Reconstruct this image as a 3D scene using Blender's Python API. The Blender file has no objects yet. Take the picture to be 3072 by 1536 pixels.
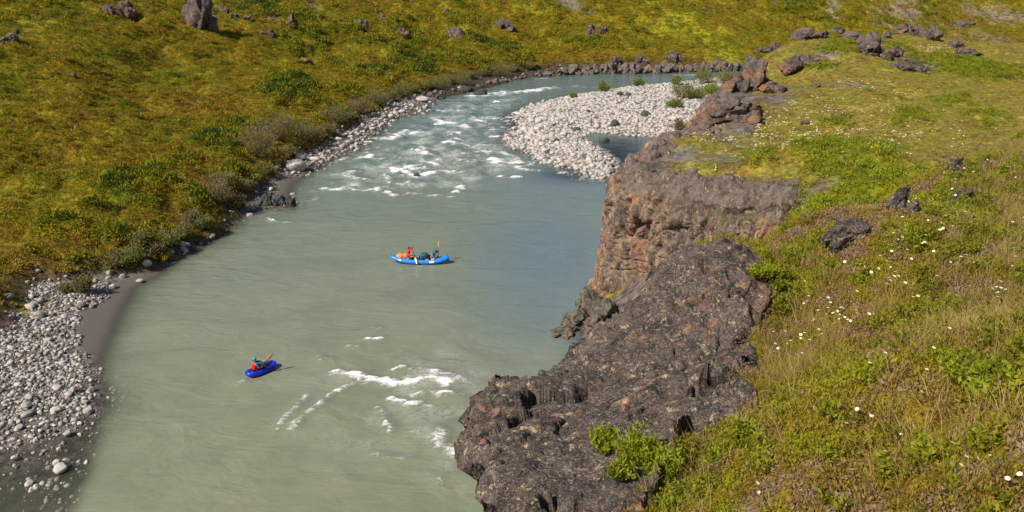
import bpy, bmesh, math, random
import numpy as np
from mathutils import Vector, Matrix, Euler

R = math.radians
rng = np.random.default_rng(7)
random.seed(7)
SC = bpy.context.scene

# ------------------------------------------------------------------ camera, sky, sun, exposure
CAM_Z, PITCH, F = 20.5, R(20.0), 2560.0            # F = focal length in pixels of the 3072 px wide photograph
cam_d = bpy.data.cameras.new("camera"); cam = bpy.data.objects.new("camera", cam_d)
SC.collection.objects.link(cam); SC.camera = cam
cam_d.sensor_width = 36.0; cam_d.lens = 30.0; cam_d.clip_start = 0.1; cam_d.clip_end = 3000
cam.location = (0, 0, CAM_Z); cam.rotation_euler = (R(90) - PITCH, 0, 0)
SUN_EL = R(43); SUN_DIR = Vector((0.80, 0.60, 0)).normalized()      # horizontal direction the light travels
W = bpy.data.worlds.new("World"); SC.world = W; W.use_nodes = True
nt = W.node_tree
sky = nt.nodes.new("ShaderNodeTexSky"); sky.sky_type = 'NISHITA'; sky.sun_disc = False
sky.sun_elevation = SUN_EL
sky.sun_rotation = math.atan2(-SUN_DIR.x, -SUN_DIR.y)
sky.air_density = 1.0; sky.dust_density = 0.6
nt.links.new(sky.outputs[0], nt.nodes["Background"].inputs[0]); nt.nodes["Background"].inputs[1].default_value = 0.070
sd = bpy.data.lights.new("sun", 'SUN'); sd.energy = 4.7; sd.angle = R(0.5); sd.color = (1.0, 0.925, 0.815)
sun = bpy.data.objects.new("sun", sd); SC.collection.objects.link(sun)
tv = Vector((SUN_DIR.x * math.cos(SUN_EL), SUN_DIR.y * math.cos(SUN_EL), -math.sin(SUN_EL)))
sun.rotation_euler = tv.to_track_quat('-Z', 'Y').to_euler(); sun.location = (-40, -40, 60)
SC.view_settings.view_transform = 'Standard'; SC.view_settings.look = 'None'
SC.view_settings.exposure = 0.28; SC.view_settings.gamma = 1.0

# ------------------------------------------------------------------ measuring: photo pixel -> place in the world
cp, sp = math.cos(PITCH), math.sin(PITCH)
def ray(u, v):
    a = (u - 1536.0) / F; b = (v - 768.0) / F
    return a, cp - b * sp, -sp - b * cp             # x, y, z of the ray per unit depth
def atz(u, v, z=0.0):
    x, y, zz = ray(u, v); t = (z - CAM_Z) / zz
    return x * t, y * t
def aty(u, v, Y):
    x, y, zz = ray(u, v); t = Y / y
    return x * t, Y, CAM_Z + zz * t
def project(x, y, z):
    dz = z - CAM_Z
    d = y * cp - dz * sp
    return 1536 + F * x / np.maximum(d, 0.01), 768 + F * (-dz * cp - y * sp) / np.maximum(d, 0.01), d
def in_view(x, y, z, m=150):
    u, v, d = project(x, y, z)
    return (d > 0.5) & (u > -m) & (u < 3072 + m) & (v > -m) & (v < 1536 + m)
DK = 3072 / 2576.0

# ------------------------------------------------------------------ noise
_pr = np.random.default_rng(3)
PERM = _pr.permutation(256); PERM = np.concatenate([PERM, PERM, PERM])
GR = _pr.normal(size=(256, 3)); GR /= np.linalg.norm(GR, axis=1)[:, None]
def pn(x, y, z=None):
    x = np.asarray(x, float); y = np.asarray(y, float)
    z = np.zeros_like(x) if z is None else np.asarray(z, float)
    x, y, z = np.broadcast_arrays(x, y, z)
    xi = np.floor(x).astype(int); yi = np.floor(y).astype(int); zi = np.floor(z).astype(int)
    fx, fy, fz = x - xi, y - yi, z - zi
    xi &= 255; yi &= 255; zi &= 255
    s = lambda t: t * t * t * (t * (t * 6 - 15) + 10)
    ux, uy, uz = s(fx), s(fy), s(fz)
    out = 0
    for dx in (0, 1):
        wx = ux if dx else 1 - ux
        for dy in (0, 1):
            wy = uy if dy else 1 - uy
            for dz in (0, 1):
                wz = uz if dz else 1 - uz
                h = PERM[PERM[PERM[xi + dx] + ((yi + dy) & 255)] + ((zi + dz) & 255)]
                g = GR[h]
                out = out + wx * wy * wz * (g[..., 0] * (fx - dx) + g[..., 1] * (fy - dy) + g[..., 2] * (fz - dz))
    return out * 1.5
def fbm(x, y, z=None, o=4, lac=2.03, gain=0.5):
    a, t = 1.0, 0.0
    z = np.zeros_like(np.asarray(x, float)) if z is None else z
    for i in range(o):
        t = t + a * pn(x * lac ** i + 17.3 * i, y * lac ** i + 9.1 * i, z * lac ** i + 4.7 * i); a *= gain
    return t
def ridged(x, y, z=None, o=4):
    a, t = 1.0, 0.0
    z = np.zeros_like(np.asarray(x, float)) if z is None else z
    for i in range(o):
        t = t + a * (1 - 2 * np.abs(pn(x * 2 ** i + 31 * i, y * 2 ** i + 5 * i, z * 2 ** i))); a *= 0.5
    return t
def cells(x, y, z):                                  # distance to nearest and second nearest jittered cell point, id of nearest
    x, y, z = np.broadcast_arrays(np.asarray(x, float), y, z)
    xi, yi, zi = (np.floor(q).astype(int) for q in (x, y, z))
    f1 = np.full(x.shape, 9.0); f2 = np.full(x.shape, 9.0); idn = np.zeros(x.shape)
    for a in (-1, 0, 1):
        for b in (-1, 0, 1):
            for c in (-1, 0, 1):
                h = PERM[PERM[PERM[(xi + a) & 255] + ((yi + b) & 255)] + ((zi + c) & 255)]
                j = GR[h] * 0.45 + 0.5
                d = np.sqrt((xi + a + j[..., 0] - x) ** 2 + (yi + b + j[..., 1] - y) ** 2 + (zi + c + j[..., 2] - z) ** 2)
                n = d < f1
                f2 = np.where(n, f1, np.minimum(f2, d)); idn = np.where(n, h / 255.0, idn); f1 = np.where(n, d, f1)
    return f1, f2, idn
def facets(x, y, z, tilt=1.0, gap=0.35):                        # broken-rock relief: every cell is a tilted plane of its own, with a gap between neighbours
    x, y, z = np.broadcast_arrays(np.asarray(x, float), y, z)
    xi, yi, zi = (np.floor(q).astype(int) for q in (x, y, z))
    f1 = np.full(x.shape, 9.0); f2 = np.full(x.shape, 9.0); val = np.zeros(x.shape)
    for a in (-1, 0, 1):
        for b in (-1, 0, 1):
            for c in (-1, 0, 1):
                h = PERM[PERM[PERM[(xi + a) & 255] + ((yi + b) & 255)] + ((zi + c) & 255)]
                j = GR[h] * 0.45 + 0.5; ox, oy, oz = x - (xi + a + j[..., 0]), y - (yi + b + j[..., 1]), z - (zi + c + j[..., 2])
                d = np.sqrt(ox ** 2 + oy ** 2 + oz ** 2); n = d < f1; g = GR[(h * 7 + 13) & 255]
                v = (h / 255.0 - 0.5) + tilt * (g[..., 0] * ox + g[..., 1] * oy + g[..., 2] * oz)
                f2 = np.where(n, f1, np.minimum(f2, d)); val = np.where(n, v, val); f1 = np.where(n, d, f1)
    return val - gap * np.exp(-(f2 - f1) / 0.05)
def sstep(a, b, x):
    t = np.clip((x - a) / (b - a), 0, 1); return t * t * (3 - 2 * t)
class TPS:
    def __init__(s, pts, reg=0.002):
        p = np.array(pts, float); s.p = p[:, :2]; n = len(p)
        K = s.k(s.p[:, None, :] - s.p[None]); K += np.eye(n) * reg * 100
        Pm = np.hstack([np.ones((n, 1)), s.p]); A = np.zeros((n + 3, n + 3))
        A[:n, :n] = K; A[:n, n:] = Pm; A[n:, :n] = Pm.T
        s.w = np.linalg.solve(A, np.concatenate([p[:, 2], np.zeros(3)]))
    def k(s, d):
        r2 = (d ** 2).sum(-1) + 1e-9; return 0.5 * r2 * np.log(r2)
    def __call__(s, x, y):
        x, y = np.broadcast_arrays(np.asarray(x, float), np.asarray(y, float))
        out = s.w[-3] + s.w[-2] * x + s.w[-1] * y
        for (a, b), w in zip(s.p, s.w[:-3]):
            r2 = (x - a) ** 2 + (y - b) ** 2 + 1e-9; out = out + w * 0.5 * r2 * np.log(r2)
        return out
def dist_line(x, y, pts, closed=False):
    pts = list(pts) + ([pts[0]] if closed else []); d = np.full(np.shape(x), 1e9)
    for (ax, ay), (bx, by) in zip(pts[:-1], pts[1:]):
        vx, vy = bx - ax, by - ay; L = vx * vx + vy * vy + 1e-12
        t = np.clip(((x - ax) * vx + (y - ay) * vy) / L, 0, 1)
        d = np.minimum(d, (x - ax - t * vx) ** 2 + (y - ay - t * vy) ** 2)
    return np.sqrt(d)
def inside(x, y, pts):
    r = np.zeros(np.shape(x), bool); n = len(pts)
    for i in range(n):
        ax, ay = pts[i]; bx, by = pts[(i + 1) % n]
        if ay == by: continue
        c = ((ay > y) != (by > y)) & (x < (bx - ax) * (y - ay) / (by - ay) + ax); r ^= c
    return r

# ------------------------------------------------------------------ object helpers
def link(o, parent=None):
    SC.collection.objects.link(o)
    if parent is not None: o.parent = parent
    return o
def tag(o, label=None, cat=None, group=None, kind=None):
    if label: o["label"] = label
    if cat: o["category"] = cat
    if group: o["group"] = group
    if kind: o["kind"] = kind
    return o
def np_mesh(name, V, Fc, mat=None, smooth=False, attrs=None):
    V = np.asarray(V, np.float32); Fc = np.asarray(Fc, np.int32)
    me = bpy.data.meshes.new(name); me.vertices.add(len(V)); me.vertices.foreach_set("co", V.ravel())
    k = Fc.shape[1]; me.loops.add(Fc.size); me.loops.foreach_set("vertex_index", Fc.ravel())
    me.polygons.add(len(Fc)); me.polygons.foreach_set("loop_start", np.arange(0, Fc.size, k, dtype=np.int32))
    me.update(calc_edges=True)
    if smooth: me.polygons.foreach_set("use_smooth", np.ones(len(Fc), bool))
    for an, (typ, data) in (attrs or {}).items():
        at = me.attributes.new(an, typ, 'POINT')
        data = np.asarray(data, np.float32)
        if typ == 'FLOAT_COLOR':
            data = np.hstack([data, np.ones((len(data), 1), np.float32)]) if data.shape[1] == 3 else data
            at.data.foreach_set("color", data.ravel())
        elif typ == 'FLOAT': at.data.foreach_set("value", data.ravel())
    if mat: me.materials.append(mat)
    me.validate(); return me
def mobj(name, V, Fc, mat, smooth=False, attrs=None, parent=None, loc=None):
    o = bpy.data.objects.new(name, np_mesh(name, V, Fc, mat, smooth, attrs)); link(o, parent)
    if loc is not None: o.location = loc
    return o
def grid_faces(nr, nc, wrap=False, keep=None):
    i = np.arange(nr - 1)[:, None]; j = np.arange(nc if wrap else nc - 1)[None]
    j2 = (j + 1) % nc
    f = np.stack([i * nc + j, i * nc + j2, (i + 1) * nc + j2, (i + 1) * nc + j], -1)
    if keep is not None: f = f[keep]
    return f.reshape(-1, 4)

# ------------------------------------------------------------------ materials
def M(name, rough=0.85):
    m = bpy.data.materials.new(name); m.use_nodes = True; n = m.node_tree
    b = n.nodes["Principled BSDF"]; b.inputs["Roughness"].default_value = rough
    b.inputs["Specular IOR Level"].default_value = 0.3
    return m, n, b
def nd(n, t, **kw):
    x = n.nodes.new(t)
    for k, v in kw.items(): setattr(x, k, v)
    return x
def noise(n, scale, detail=4, rough=0.6, vec=None, dist=0.0):
    x = nd(n, "ShaderNodeTexNoise"); x.inputs["Scale"].default_value = scale
    x.inputs["Detail"].default_value = detail; x.inputs["Roughness"].default_value = rough; x.inputs["Distortion"].default_value = dist
    if vec is not None: n.links.new(vec, x.inputs["Vector"])
    return x.outputs["Fac"]
def pos(n):
    return nd(n, "ShaderNodeNewGeometry").outputs["Position"]
def mapping(n, vec, scale=(1, 1, 1), rot=(0, 0, 0)):
    x = nd(n, "ShaderNodeMapping"); n.links.new(vec, x.inputs[0])
    x.inputs["Scale"].default_value = scale; x.inputs["Rotation"].default_value = rot
    return x.outputs[0]
def ramp(n, fac, stops, interp='LINEAR'):
    x = nd(n, "ShaderNodeValToRGB"); cr = x.color_ramp; cr.interpolation = interp
    while len(cr.elements) < len(stops): cr.elements.new(0.5)
    for e, (p, c) in zip(cr.elements, stops):
        e.position = p; e.color = (c, c, c, 1) if isinstance(c, (int, float)) else (*c, 1)
    n.links.new(fac, x.inputs[0]); return x.outputs[0]
def mix(n, fac, a, b, mode='MIX'):
    x = nd(n, "ShaderNodeMix", data_type='RGBA', blend_type=mode)
    for s, v in ((0, fac), (6, a), (7, b)):
        if isinstance(v, bpy.types.NodeSocket): n.links.new(v, x.inputs[s])
        elif isinstance(v, (int, float)): x.inputs[s].default_value = v if s == 0 else (v, v, v, 1)
        else: x.inputs[s].default_value = (*v, 1)
    return x.outputs[2]
def mth(n, op, a, b=0.0, c=None, clamp=False):
    x = nd(n, "ShaderNodeMath", operation=op, use_clamp=clamp)
    for s, v in enumerate((a, b) if c is None else (a, b, c)):
        if isinstance(v, bpy.types.NodeSocket): n.links.new(v, x.inputs[s])
        else: x.inputs[s].default_value = v
    return x.outputs[0]
def attr(n, name, typ='GEOMETRY'):
    return nd(n, "ShaderNodeAttribute", attribute_name=name, attribute_type=typ)
def bump(n, h, strength, dist, b):
    x = nd(n, "ShaderNodeBump"); x.inputs["Strength"].default_value = strength; x.inputs["Distance"].default_value = dist
    n.links.new(h, x.inputs["Height"]); n.links.new(x.outputs[0], b.inputs["Normal"]); return x
def simple(name, col, rough=0.6, var=0.12, spec=0.3, sc=20):
    m, n, b = M(name, rough); b.inputs["Specular IOR Level"].default_value = spec
    nz = noise(n, sc, 3, vec=pos(n))
    c = ramp(n, nz, [(0.3, tuple(x * (1 - var) for x in col)), (0.7, tuple(min(1, x * (1 + var)) for x in col))])
    n.links.new(c, b.inputs["Base Color"]); return m

# tundra palette: one set of hues for the ground and for the plants that grow on it
PAL_P = [0.0, 0.22, 0.42, 0.62, 0.82, 1.0]
PAL_C = [(0.150, 0.085, 0.020), (0.285, 0.185, 0.020), (0.340, 0.255, 0.016), (0.280, 0.265, 0.013), (0.155, 0.185, 0.012), (0.055, 0.082, 0.008)]
def pal(t):
    t = np.clip(t, 0, 1); return np.stack([np.interp(t, PAL_P, [c[i] for c in PAL_C]) for i in range(3)], -1)

def make_ground(name, fine, bstr=0.6, bdist=0.08):
    m, n, b = M(name, 0.95); b.inputs["Specular IOR Level"].default_value = 0.12
    p = pos(n); c = attr(n, "col").outputs["Color"]
    n1 = noise(n, fine, 8, 0.7, p); n2 = noise(n, fine * 0.17, 5, 0.6, p)
    sm_ = mth(n, 'SUBTRACT', 1.0, attr(n, 'smo').outputs['Fac'])
    k = mix(n, mth(n, 'MULTIPLY', sm_, 0.75), c, ramp(n, n1, [(0.38, 0.15), (0.5, 0.5), (0.62, 0.9)]), 'OVERLAY')
    k = mix(n, mth(n, 'MULTIPLY', sm_, 0.55), k, ramp(n, n2, [(0.42, (0.57, 0.47, 0.45)), (0.58, (0.47, 0.53, 0.46))]), 'OVERLAY')
    n.links.new(k, b.inputs["Base Color"]); bp = bump(n, n1, bstr, bdist, b); n.links.new(mth(n, 'MULTIPLY', sm_, bstr), bp.inputs['Strength']); return m
MAT_GROUND = make_ground("tundra_ground", 2.2, 1.0, 0.3)
MAT_NEAR = make_ground("heath_ground", 30, 1.0, 0.03)

def make_rock(name, scale, base, dark, warm, lichen, warm_amt=0.35, lich_amt=0.5, bstr=0.8, bdist=0.05, tri=(1, 1, 1), use_attr=False):
    m, n, b = M(name, 0.9); b.inputs["Specular IOR Level"].default_value = 0.25
    p = mapping(n, pos(n), tri)
    a = noise(n, scale, 8, 0.68, p); a2 = noise(n, scale * 4.3, 6, 0.7, p); big = noise(n, scale * 0.28, 4, 0.6, p, 0.6)
    c = mix(n, ramp(n, a, [(0.40, 0), (0.58, 1)]), dark, base)
    w = ramp(n, big, [(0.62 - warm_amt * 0.5, 0), (0.78 - warm_amt * 0.4, 1)])
    if use_attr: c = mix(n, attr(n, 'grey').outputs['Fac'], c, mix(n, ramp(n, a, [(0.40, 0), (0.58, 1)]), dark, (base[0] * 0.60, base[1] * 0.68, base[2] * 0.88)))
    if use_attr: w = mth(n, 'MULTIPLY', ramp(n, noise(n, scale * 0.9, 6, 0.65, p), [(0.36, 0), (0.60, 1)]), attr(n, "warm").outputs["Fac"], clamp=True)
    c = mix(n, w, c, warm)
    sp1 = ramp(n, noise(n, scale * 5.2, 8, 0.78, p), [(0.545, 0), (0.585, 1)])
    zone = ramp(n, noise(n, scale * 0.7, 5, 0.65, p, 0.4), [(0.42, 0.15), (0.56, 1)])
    sp2 = ramp(n, noise(n, scale * 14, 4, 0.75, p), [(0.57, 0), (0.63, 1)])
    patch = ramp(n, noise(n, scale * 1.7, 9, 0.80, p, 0.3), [(0.605 - 0.03 * lich_amt, 0), (0.635 - 0.03 * lich_amt, 1)])
    c = mix(n, 0.35, c, ramp(n, noise(n, scale * 2.3, 7, 0.75, p), [(0.40, 0.22), (0.60, 0.78)]), 'OVERLAY')
    c = mix(n, mth(n, 'MULTIPLY', mth(n, 'MULTIPLY', sp1, zone), 0.12 + 0.38 * lich_amt), c, tuple(x * 0.8 for x in lichen))
    c = mix(n, mth(n, 'MULTIPLY', sp2, 0.10 + 0.45 * lich_amt), c, lichen)
    c = mix(n, mth(n, 'MULTIPLY', patch, 0.8), c, (lichen[0], lichen[1] * 0.94, lichen[2] * 0.78))
    c = mix(n, ramp(n, noise(n, scale * 7, 6, 0.75, p), [(0.38, 0.85), (0.46, 0)]), c, tuple(x * 0.3 for x in dark))
    n.links.new(c, b.inputs["Base Color"])
    h = mth(n, 'ADD', a, mth(n, 'MULTIPLY', a2, 0.5)); bump(n, h, bstr, bdist, b); return m
MAT_CRAG = make_rock("crag_rock", 1.6, (0.150, 0.118, 0.108), (0.052, 0.040, 0.038), (0.26, 0.125, 0.060), (0.42, 0.36, 0.28), 0.25, 0.4, 0.9, 0.12)
MAT_CLIFF = make_rock("cliff_rock", 2.0, (0.290, 0.195, 0.128), (0.085, 0.058, 0.046), (0.47, 0.180, 0.085), (0.50, 0.42, 0.34), 0.4, 0.6, 1.0, 0.15, (1, 1, 0.42), True)
MAT_NROCK = make_rock("lichen_rock", 5.0, (0.100, 0.074, 0.064), (0.031, 0.023, 0.022), (0.30, 0.14, 0.075), (0.46, 0.40, 0.30), 0.2, 1.0, 1.0, 0.03, (1, 1, 1), True)
MAT_DARKR = make_rock("river_rock", 2.5, (0.085, 0.088, 0.080), (0.030, 0.036, 0.034), (0.10, 0.09, 0.06), (0.22, 0.22, 0.19), 0.2, 0.2, 0.7, 0.05)
MAT_BANKR = make_rock("bank_rock", 1.8, (0.180, 0.145, 0.128), (0.06, 0.048, 0.043), (0.25, 0.16, 0.10), (0.42, 0.38, 0.32), 0.2, 0.4, 0.9, 0.08)

def cobble_mat(name, stops, typ):
    m, n, b = M(name, 0.85)
    f = attr(n, "tint", 'INSTANCER').outputs["Fac"] if typ == 'I' else nd(n, "ShaderNodeObjectInfo").outputs["Random"]
    c = ramp(n, f, stops)
    c = mix(n, 0.5, c, ramp(n, noise(n, 3.5, 6, 0.7, pos(n)), [(0.3, 0.3), (0.7, 0.68)]), 'OVERLAY')
    n.links.new(c, b.inputs["Base Color"]); bump(n, noise(n, 9, 5, 0.7, pos(n)), 0.5, 0.05, b); return m
PALE = [(0, (0.40, 0.36, 0.33)), (0.45, (0.52, 0.475, 0.43)), (0.64, (0.46, 0.41, 0.37)), (0.80, (0.33, 0.30, 0.28)), (0.93, (0.13, 0.14, 0.135)), (1.0, (0.16, 0.12, 0.125))]
DARKER = [(0, (0.36, 0.325, 0.29)), (0.35, (0.54, 0.50, 0.45)), (0.55, (0.30, 0.275, 0.25)), (0.78, (0.20, 0.185, 0.175)), (0.9, (0.09, 0.10, 0.10)), (1.0, (0.20, 0.13, 0.10))]
MAT_COB_I, MAT_COB = cobble_mat("pale_cobble", PALE, 'I'), cobble_mat("pale_boulder", [(0, (0.44, 0.40, 0.37)), (0.55, (0.56, 0.51, 0.465)), (0.8, (0.42, 0.38, 0.34)), (1, (0.34, 0.31, 0.29))], 'O')
MAT_COBD_I = cobble_mat("grey_cobble", DARKER, 'I')

def leaf_mat(name, typ='I', trans=0.35, gain=1.0, stops=None):
    m, n, b = M(name, 0.6); b.inputs["Specular IOR Level"].default_value = 0.22
    f = attr(n, "tint", 'INSTANCER' if typ == 'I' else 'GEOMETRY').outputs["Fac"]
    nz = noise(n, 7, 2, 0.5, pos(n)); f = mth(n, 'ADD', f, mth(n, 'MULTIPLY', mth(n, 'SUBTRACT', nz, 0.5), 0.35), clamp=True)
    c = ramp(n, f, stops or [(p, tuple(x * gain for x in q)) for p, q in zip(PAL_P, PAL_C)])
    n.links.new(c, b.inputs["Base Color"])
    t = nd(n, "ShaderNodeBsdfTranslucent"); n.links.new(c, t.inputs[0])
    ms = nd(n, "ShaderNodeMixShader"); ms.inputs[0].default_value = trans
    n.links.new(b.outputs[0], ms.inputs[1]); n.links.new(t.outputs[0], ms.inputs[2])
    n.links.new(ms.outputs[0], n.nodes["Material Output"].inputs[0]); return m
MAT_LEAF_I = leaf_mat("tundra_leaf")
MAT_LEAF = leaf_mat("shrub_leaf", 'G', 0.35, 1.15)
MAT_WILLOW = leaf_mat("willow_leaf", 'G', 0.3, 1.0, [(0, (0.26, 0.20, 0.11)), (0.4, (0.26, 0.225, 0.085)), (0.7, (0.22, 0.25, 0.06)), (1, (0.20, 0.26, 0.035))])
MAT_FRESH = leaf_mat("fresh_leaf", 'G', 0.45, 1.0, [(0, (0.16, 0.18, 0.012)), (0.5, (0.28, 0.32, 0.018)), (1, (0.38, 0.42, 0.024))])
MAT_HEATH_I = leaf_mat("heath_leaf", 'I', 0.3, 1.0, [(0, (0.32, 0.205, 0.15)), (0.17, (0.40, 0.27, 0.19)), (0.30, (0.24, 0.15, 0.035)), (0.46, (0.31, 0.24, 0.020)), (0.66, (0.27, 0.27, 0.014)), (1, (0.33, 0.37, 0.016))])
MAT_GRASS_I = leaf_mat("grass_blade", 'I', 0.4, 1.0, [(0, (0.52, 0.37, 0.15)), (0.45, (0.44, 0.31, 0.09)), (0.75, (0.32, 0.27, 0.04)), (1, (0.22, 0.27, 0.03))])
MAT_TWIG = simple("twig_bark", (0.13, 0.085, 0.06), 0.8, 0.3)

# ------------------------------------------------------------------ the lie of the land
# water outline: pixels on the water level, then places beyond the frame
WL_disp = [(-60, 1165), (60, 1135), (150, 1105), (225, 1075), (258, 1035), (262, 995), (245, 950), (252, 905), (275, 850), (298, 790), (335, 725), (400, 690), (440, 655),
           (490, 628), (540, 602), (575, 575), (612, 545), (665, 522), (735, 522), (722, 492), (735, 462), (775, 436), (850, 398), (905, 372), (935, 348), (975, 312), (1008, 296),
           (1068, 284), (1080, 262), (1112, 243), (1160, 236), (1210, 224), (1245, 214), (1290, 200), (1400, 189), (1500, 185), (1640, 184), (1760, 180), (1850, 177)]
WR_disp = [(1780, 197), (1720, 207), (1600, 217), (1510, 232), (1440, 241), (1350, 262), (1300, 288), (1306, 318), (1282, 345), (1290, 368), (1335, 385), (1375, 408), (1440, 420),
           (1490, 437), (1534, 452), (1537, 430), (1524, 398), (1500, 376), (1478, 362), (1462, 350), (1466, 334), (1505, 332), (1570, 337), (1640, 341), (1700, 343)]
Z0 = lambda L: [atz(x * DK, y * DK) for x, y in L]
water_poly = Z0(WL_disp) + [(60, 158), (110, 172), (190, 178), (190, 158), (110, 150), (70, 141), (48, 138)] + Z0(WR_disp) + [(22, 84), (22, 40), (22, -40), (-8, -40), (-26, -30), (-34, 0), (-34, 12), (-30, 20)]
VL_disp = [(-260, 960), (-60, 880), (0, 852), (40, 800), (95, 722), (170, 708), (250, 688), (380, 668), (455, 618), (560, 576), (600, 528), (640, 482), (690, 440), (735, 402), (800, 370),
           (870, 330), (925, 290), (1000, 256), (1055, 232), (1130, 216), (1200, 194), (1270, 184), (1400, 170), (1560, 166), (1750, 166), (1860, 168)]
veg_line = [atz(x * DK, y * DK, 0.5) for x, y in VL_disp] + [(62, 164), (110, 178), (190, 184)]
veg_poly = veg_line + [(400, 600), (-400, 600), (-400, -60), (-60, -30), (-50, 10)]
Zp = lambda L: [aty(*q) for q in L]
# plateau on the right bank: (pixel x, pixel y, distance)
plat_pts = Zp([(1956, 513, 48), (2100, 520, 46.5), (2250, 545, 44), (2373, 572, 41), (2000, 400, 56), (2080, 370, 62), (2110, 282, 72), (2270, 282, 71), (2300, 262, 78), (2300, 156, 91), (2165, 268, 77), (2200, 248, 83), (2245, 215, 88), (2400, 120, 98),
               (2620, 165, 85), (2750, 115, 105), (2830, 120, 108), (3072, 170, 100), (2900, 150, 105), (3000, 250, 80), (3072, 300, 70), (2700, 350, 60), (2450, 300, 68), (2500, 220, 78), (2800, 220, 84),
               (3072, 400, 48), (2500, 480, 45), (2800, 480, 42), (2250, 430, 53), (2450, 400, 55)]) + [(60, 60, 11), (90, 90, 9), (70, 120, 9), (40, 116, 8)]
low_pts = Zp([(2450, 620, 36), (2420, 690, 32), (2206, 800, 26), (2960, 1400, 3.1), (2280, 1200, 6.5), (2650, 800, 8.2), (3072, 430, 16), (2750, 540, 13), (2500, 715, 11.3), (2260, 765, 10.8),
              (3072, 1000, 6), (3072, 700, 9.5), (2600, 1100, 6.4), (2600, 1536, 3.9), (2100, 1536, 4.4), (3072, 1536, 2.9), (2950, 520, 13), (3072, 400, 48), (2500, 480, 45), (2800, 480, 42)]) + \
    [(3.2, 17, 12.6), (3.5, 22, 8.5), (4.5, 28, 4), (4, 36, 0.6), (4.5, 43, 0.2), (9, 36, 4.0), (7, 24, 8.4), (8, 33, 5.0), (9.5, 27, 9.0), (14, 28, 10.2), (22, 26, 12.5), (30, 34, 12), (60, 40, 13), (2, 1, 18.6), (0.5, -2, 18.8), (8, -3, 20.5), (16, 8, 18.0),
     (20, -4, 22), (40, 15, 18), (1.2, 9, 10.0), (0.2, 12, 1.0), (-0.8, 8, 1), (-2, 5, -2), (-2, 14, -2), (-1.5, 24, -2), (1.2, 33, -1.2), (1, 40, -1.5), (-2, 0, 6), (-6, -6, 10), (12, 39, 6.2), (10, 37.5, 5.0), (13.2, 38.0, 7.2), (15.2, 39.2, 8.8), (16.5, 37.5, 9.3), (19, 35, 9.7), (15, 36, 8.6), (6.5, 40, 1.6)] + \
    [(lambda q, h: (q[0], q[1], q[2] - h))(aty(u_, v_, Y_ + dY), h) for (u_, v_, Y_) in [(2180, 755, 10.3), (2260, 765, 10.8), (2400, 740, 11.2), (2500, 715, 11.3), (2620, 650, 12), (2700, 600, 12.5), (2760, 540, 13), (2900, 480, 14.5), (3072, 430, 16)] for dY, h in ((2.2, 0.9), (5.5, 2.6))]
tps_plat, tps_low = TPS(plat_pts), TPS(low_pts, 0.004)
rim = [(14.2, 40.6), (13.8, 40.8), (13.3, 41.1), (11.2, 42.6), (8.8, 45.2), (6.7, 47.2), (6.2, 49.2), (7.2, 52.2), (8.9, 55.2), (11.0, 58.0), (13.0, 62.0), (14.6, 67), (16.6, 73), (19.0, 78.0),
       (20.6, 83), (24.5, 90), (32, 99), (42, 108), (56, 113), (90, 117)]
plat_poly = rim + [(170, 120), (170, 30), (60, 28), (26, 33), (20, 36.8)]

xs = np.arange(-150, 170.01, 0.36)
ys = [-30.0]
while ys[-1] < 330: ys.append(ys[-1] + 0.30 + max(0, ys[-1]) / 330 * 1.0)
ys = np.array(ys); GX, GY = np.meshgrid(xs, ys)
d_w = dist_line(GX, GY, water_poly, True); in_w = inside(GX, GY, water_poly)
d_v = dist_line(GX, GY, veg_line); in_v = inside(GX, GY, veg_poly)
corner = [atz(x * DK, y * DK) for x, y in [(-200, 1010), (120, 1090), (240, 1020), (290, 1090), (285, 1180), (240, 1300), (150, 1420), (-300, 1420)]]
shelf = np.where(inside(GX, GY, corner), sstep(0, 1.2, dist_line(GX, GY, corner, True)), 0)                      # shallow cobble shelf, lower left
bed = -np.minimum(d_w * (0.30 - 0.262 * shelf), 1.6 + 0 * d_w)
barz = sstep(10, 22, GX + 0) * 0
beach = np.minimum(0.13 * d_w, 0.75)
n15 = fbm(GX / 17, GY / 17, o=4); n4 = fbm(GX / 4.2 + 40, GY / 4.2, o=4); n1 = fbm(GX / 1.1, GY / 1.1 + 70, o=3)
hillp = 1.3 * (1 - np.exp(-d_v / 2.2)) + 0.13 * d_v + 0.155 * np.maximum(0, d_v - 14 + 5 * n15) * (1 - 0.35 * sstep(60, 120, d_v))
amp = np.clip(d_v / 8, 0, 1)
far_fold = 9 * sstep(10, 60, d_v) * np.exp(-((GX - 36 - (GY - 160) * 0.1) / 22.0) ** 2) * -1          # the draw between the two hills
G = np.where(in_w, bed, beach) + in_v * (hillp + amp * (1.5 * n15 + 0.55 * n4 + 0.16 * n1) + far_fold * 0.35)
sand_poly = [atz(x * DK, y * DK, 0.2) for x, y in [(300, 930), (212, 888), (190, 850), (205, 790), (250, 765), (290, 715), (345, 686), (420, 655), (470, 635), (470, 680), (380, 745), (340, 810), (310, 905)]]
G = G + np.where(~in_v & ~inside(GX, GY, sand_poly), 0.05 * n1 + 0.06 * n4, 0) * np.clip(d_w, 0, 1)
P_z = tps_plat(GX, GY) + 0.30 * n4 + 0.10 * n1
L_z = tps_low(GX, GY) + (0.30 * n4 + 0.08 * n1) * sstep(14, 22, GY)
d_p = dist_line(GX, GY, rim); in_p = inside(GX, GY, plat_poly)
d_front = dist_line(GX, GY, [(14.9, 40.2), (20, 36.8), (26, 33), (60, 28), (170, 30)])
w_p = np.where(in_p, np.where(GX > 14.9, sstep(-2.5, 2.5, d_front), 1.0), np.where((GX > 14.9) & (GY < 45), sstep(-2.5, 2.5, -d_front), 0.0))
edge_drop = 1.0 * np.exp(-d_p / 0.9)
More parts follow.
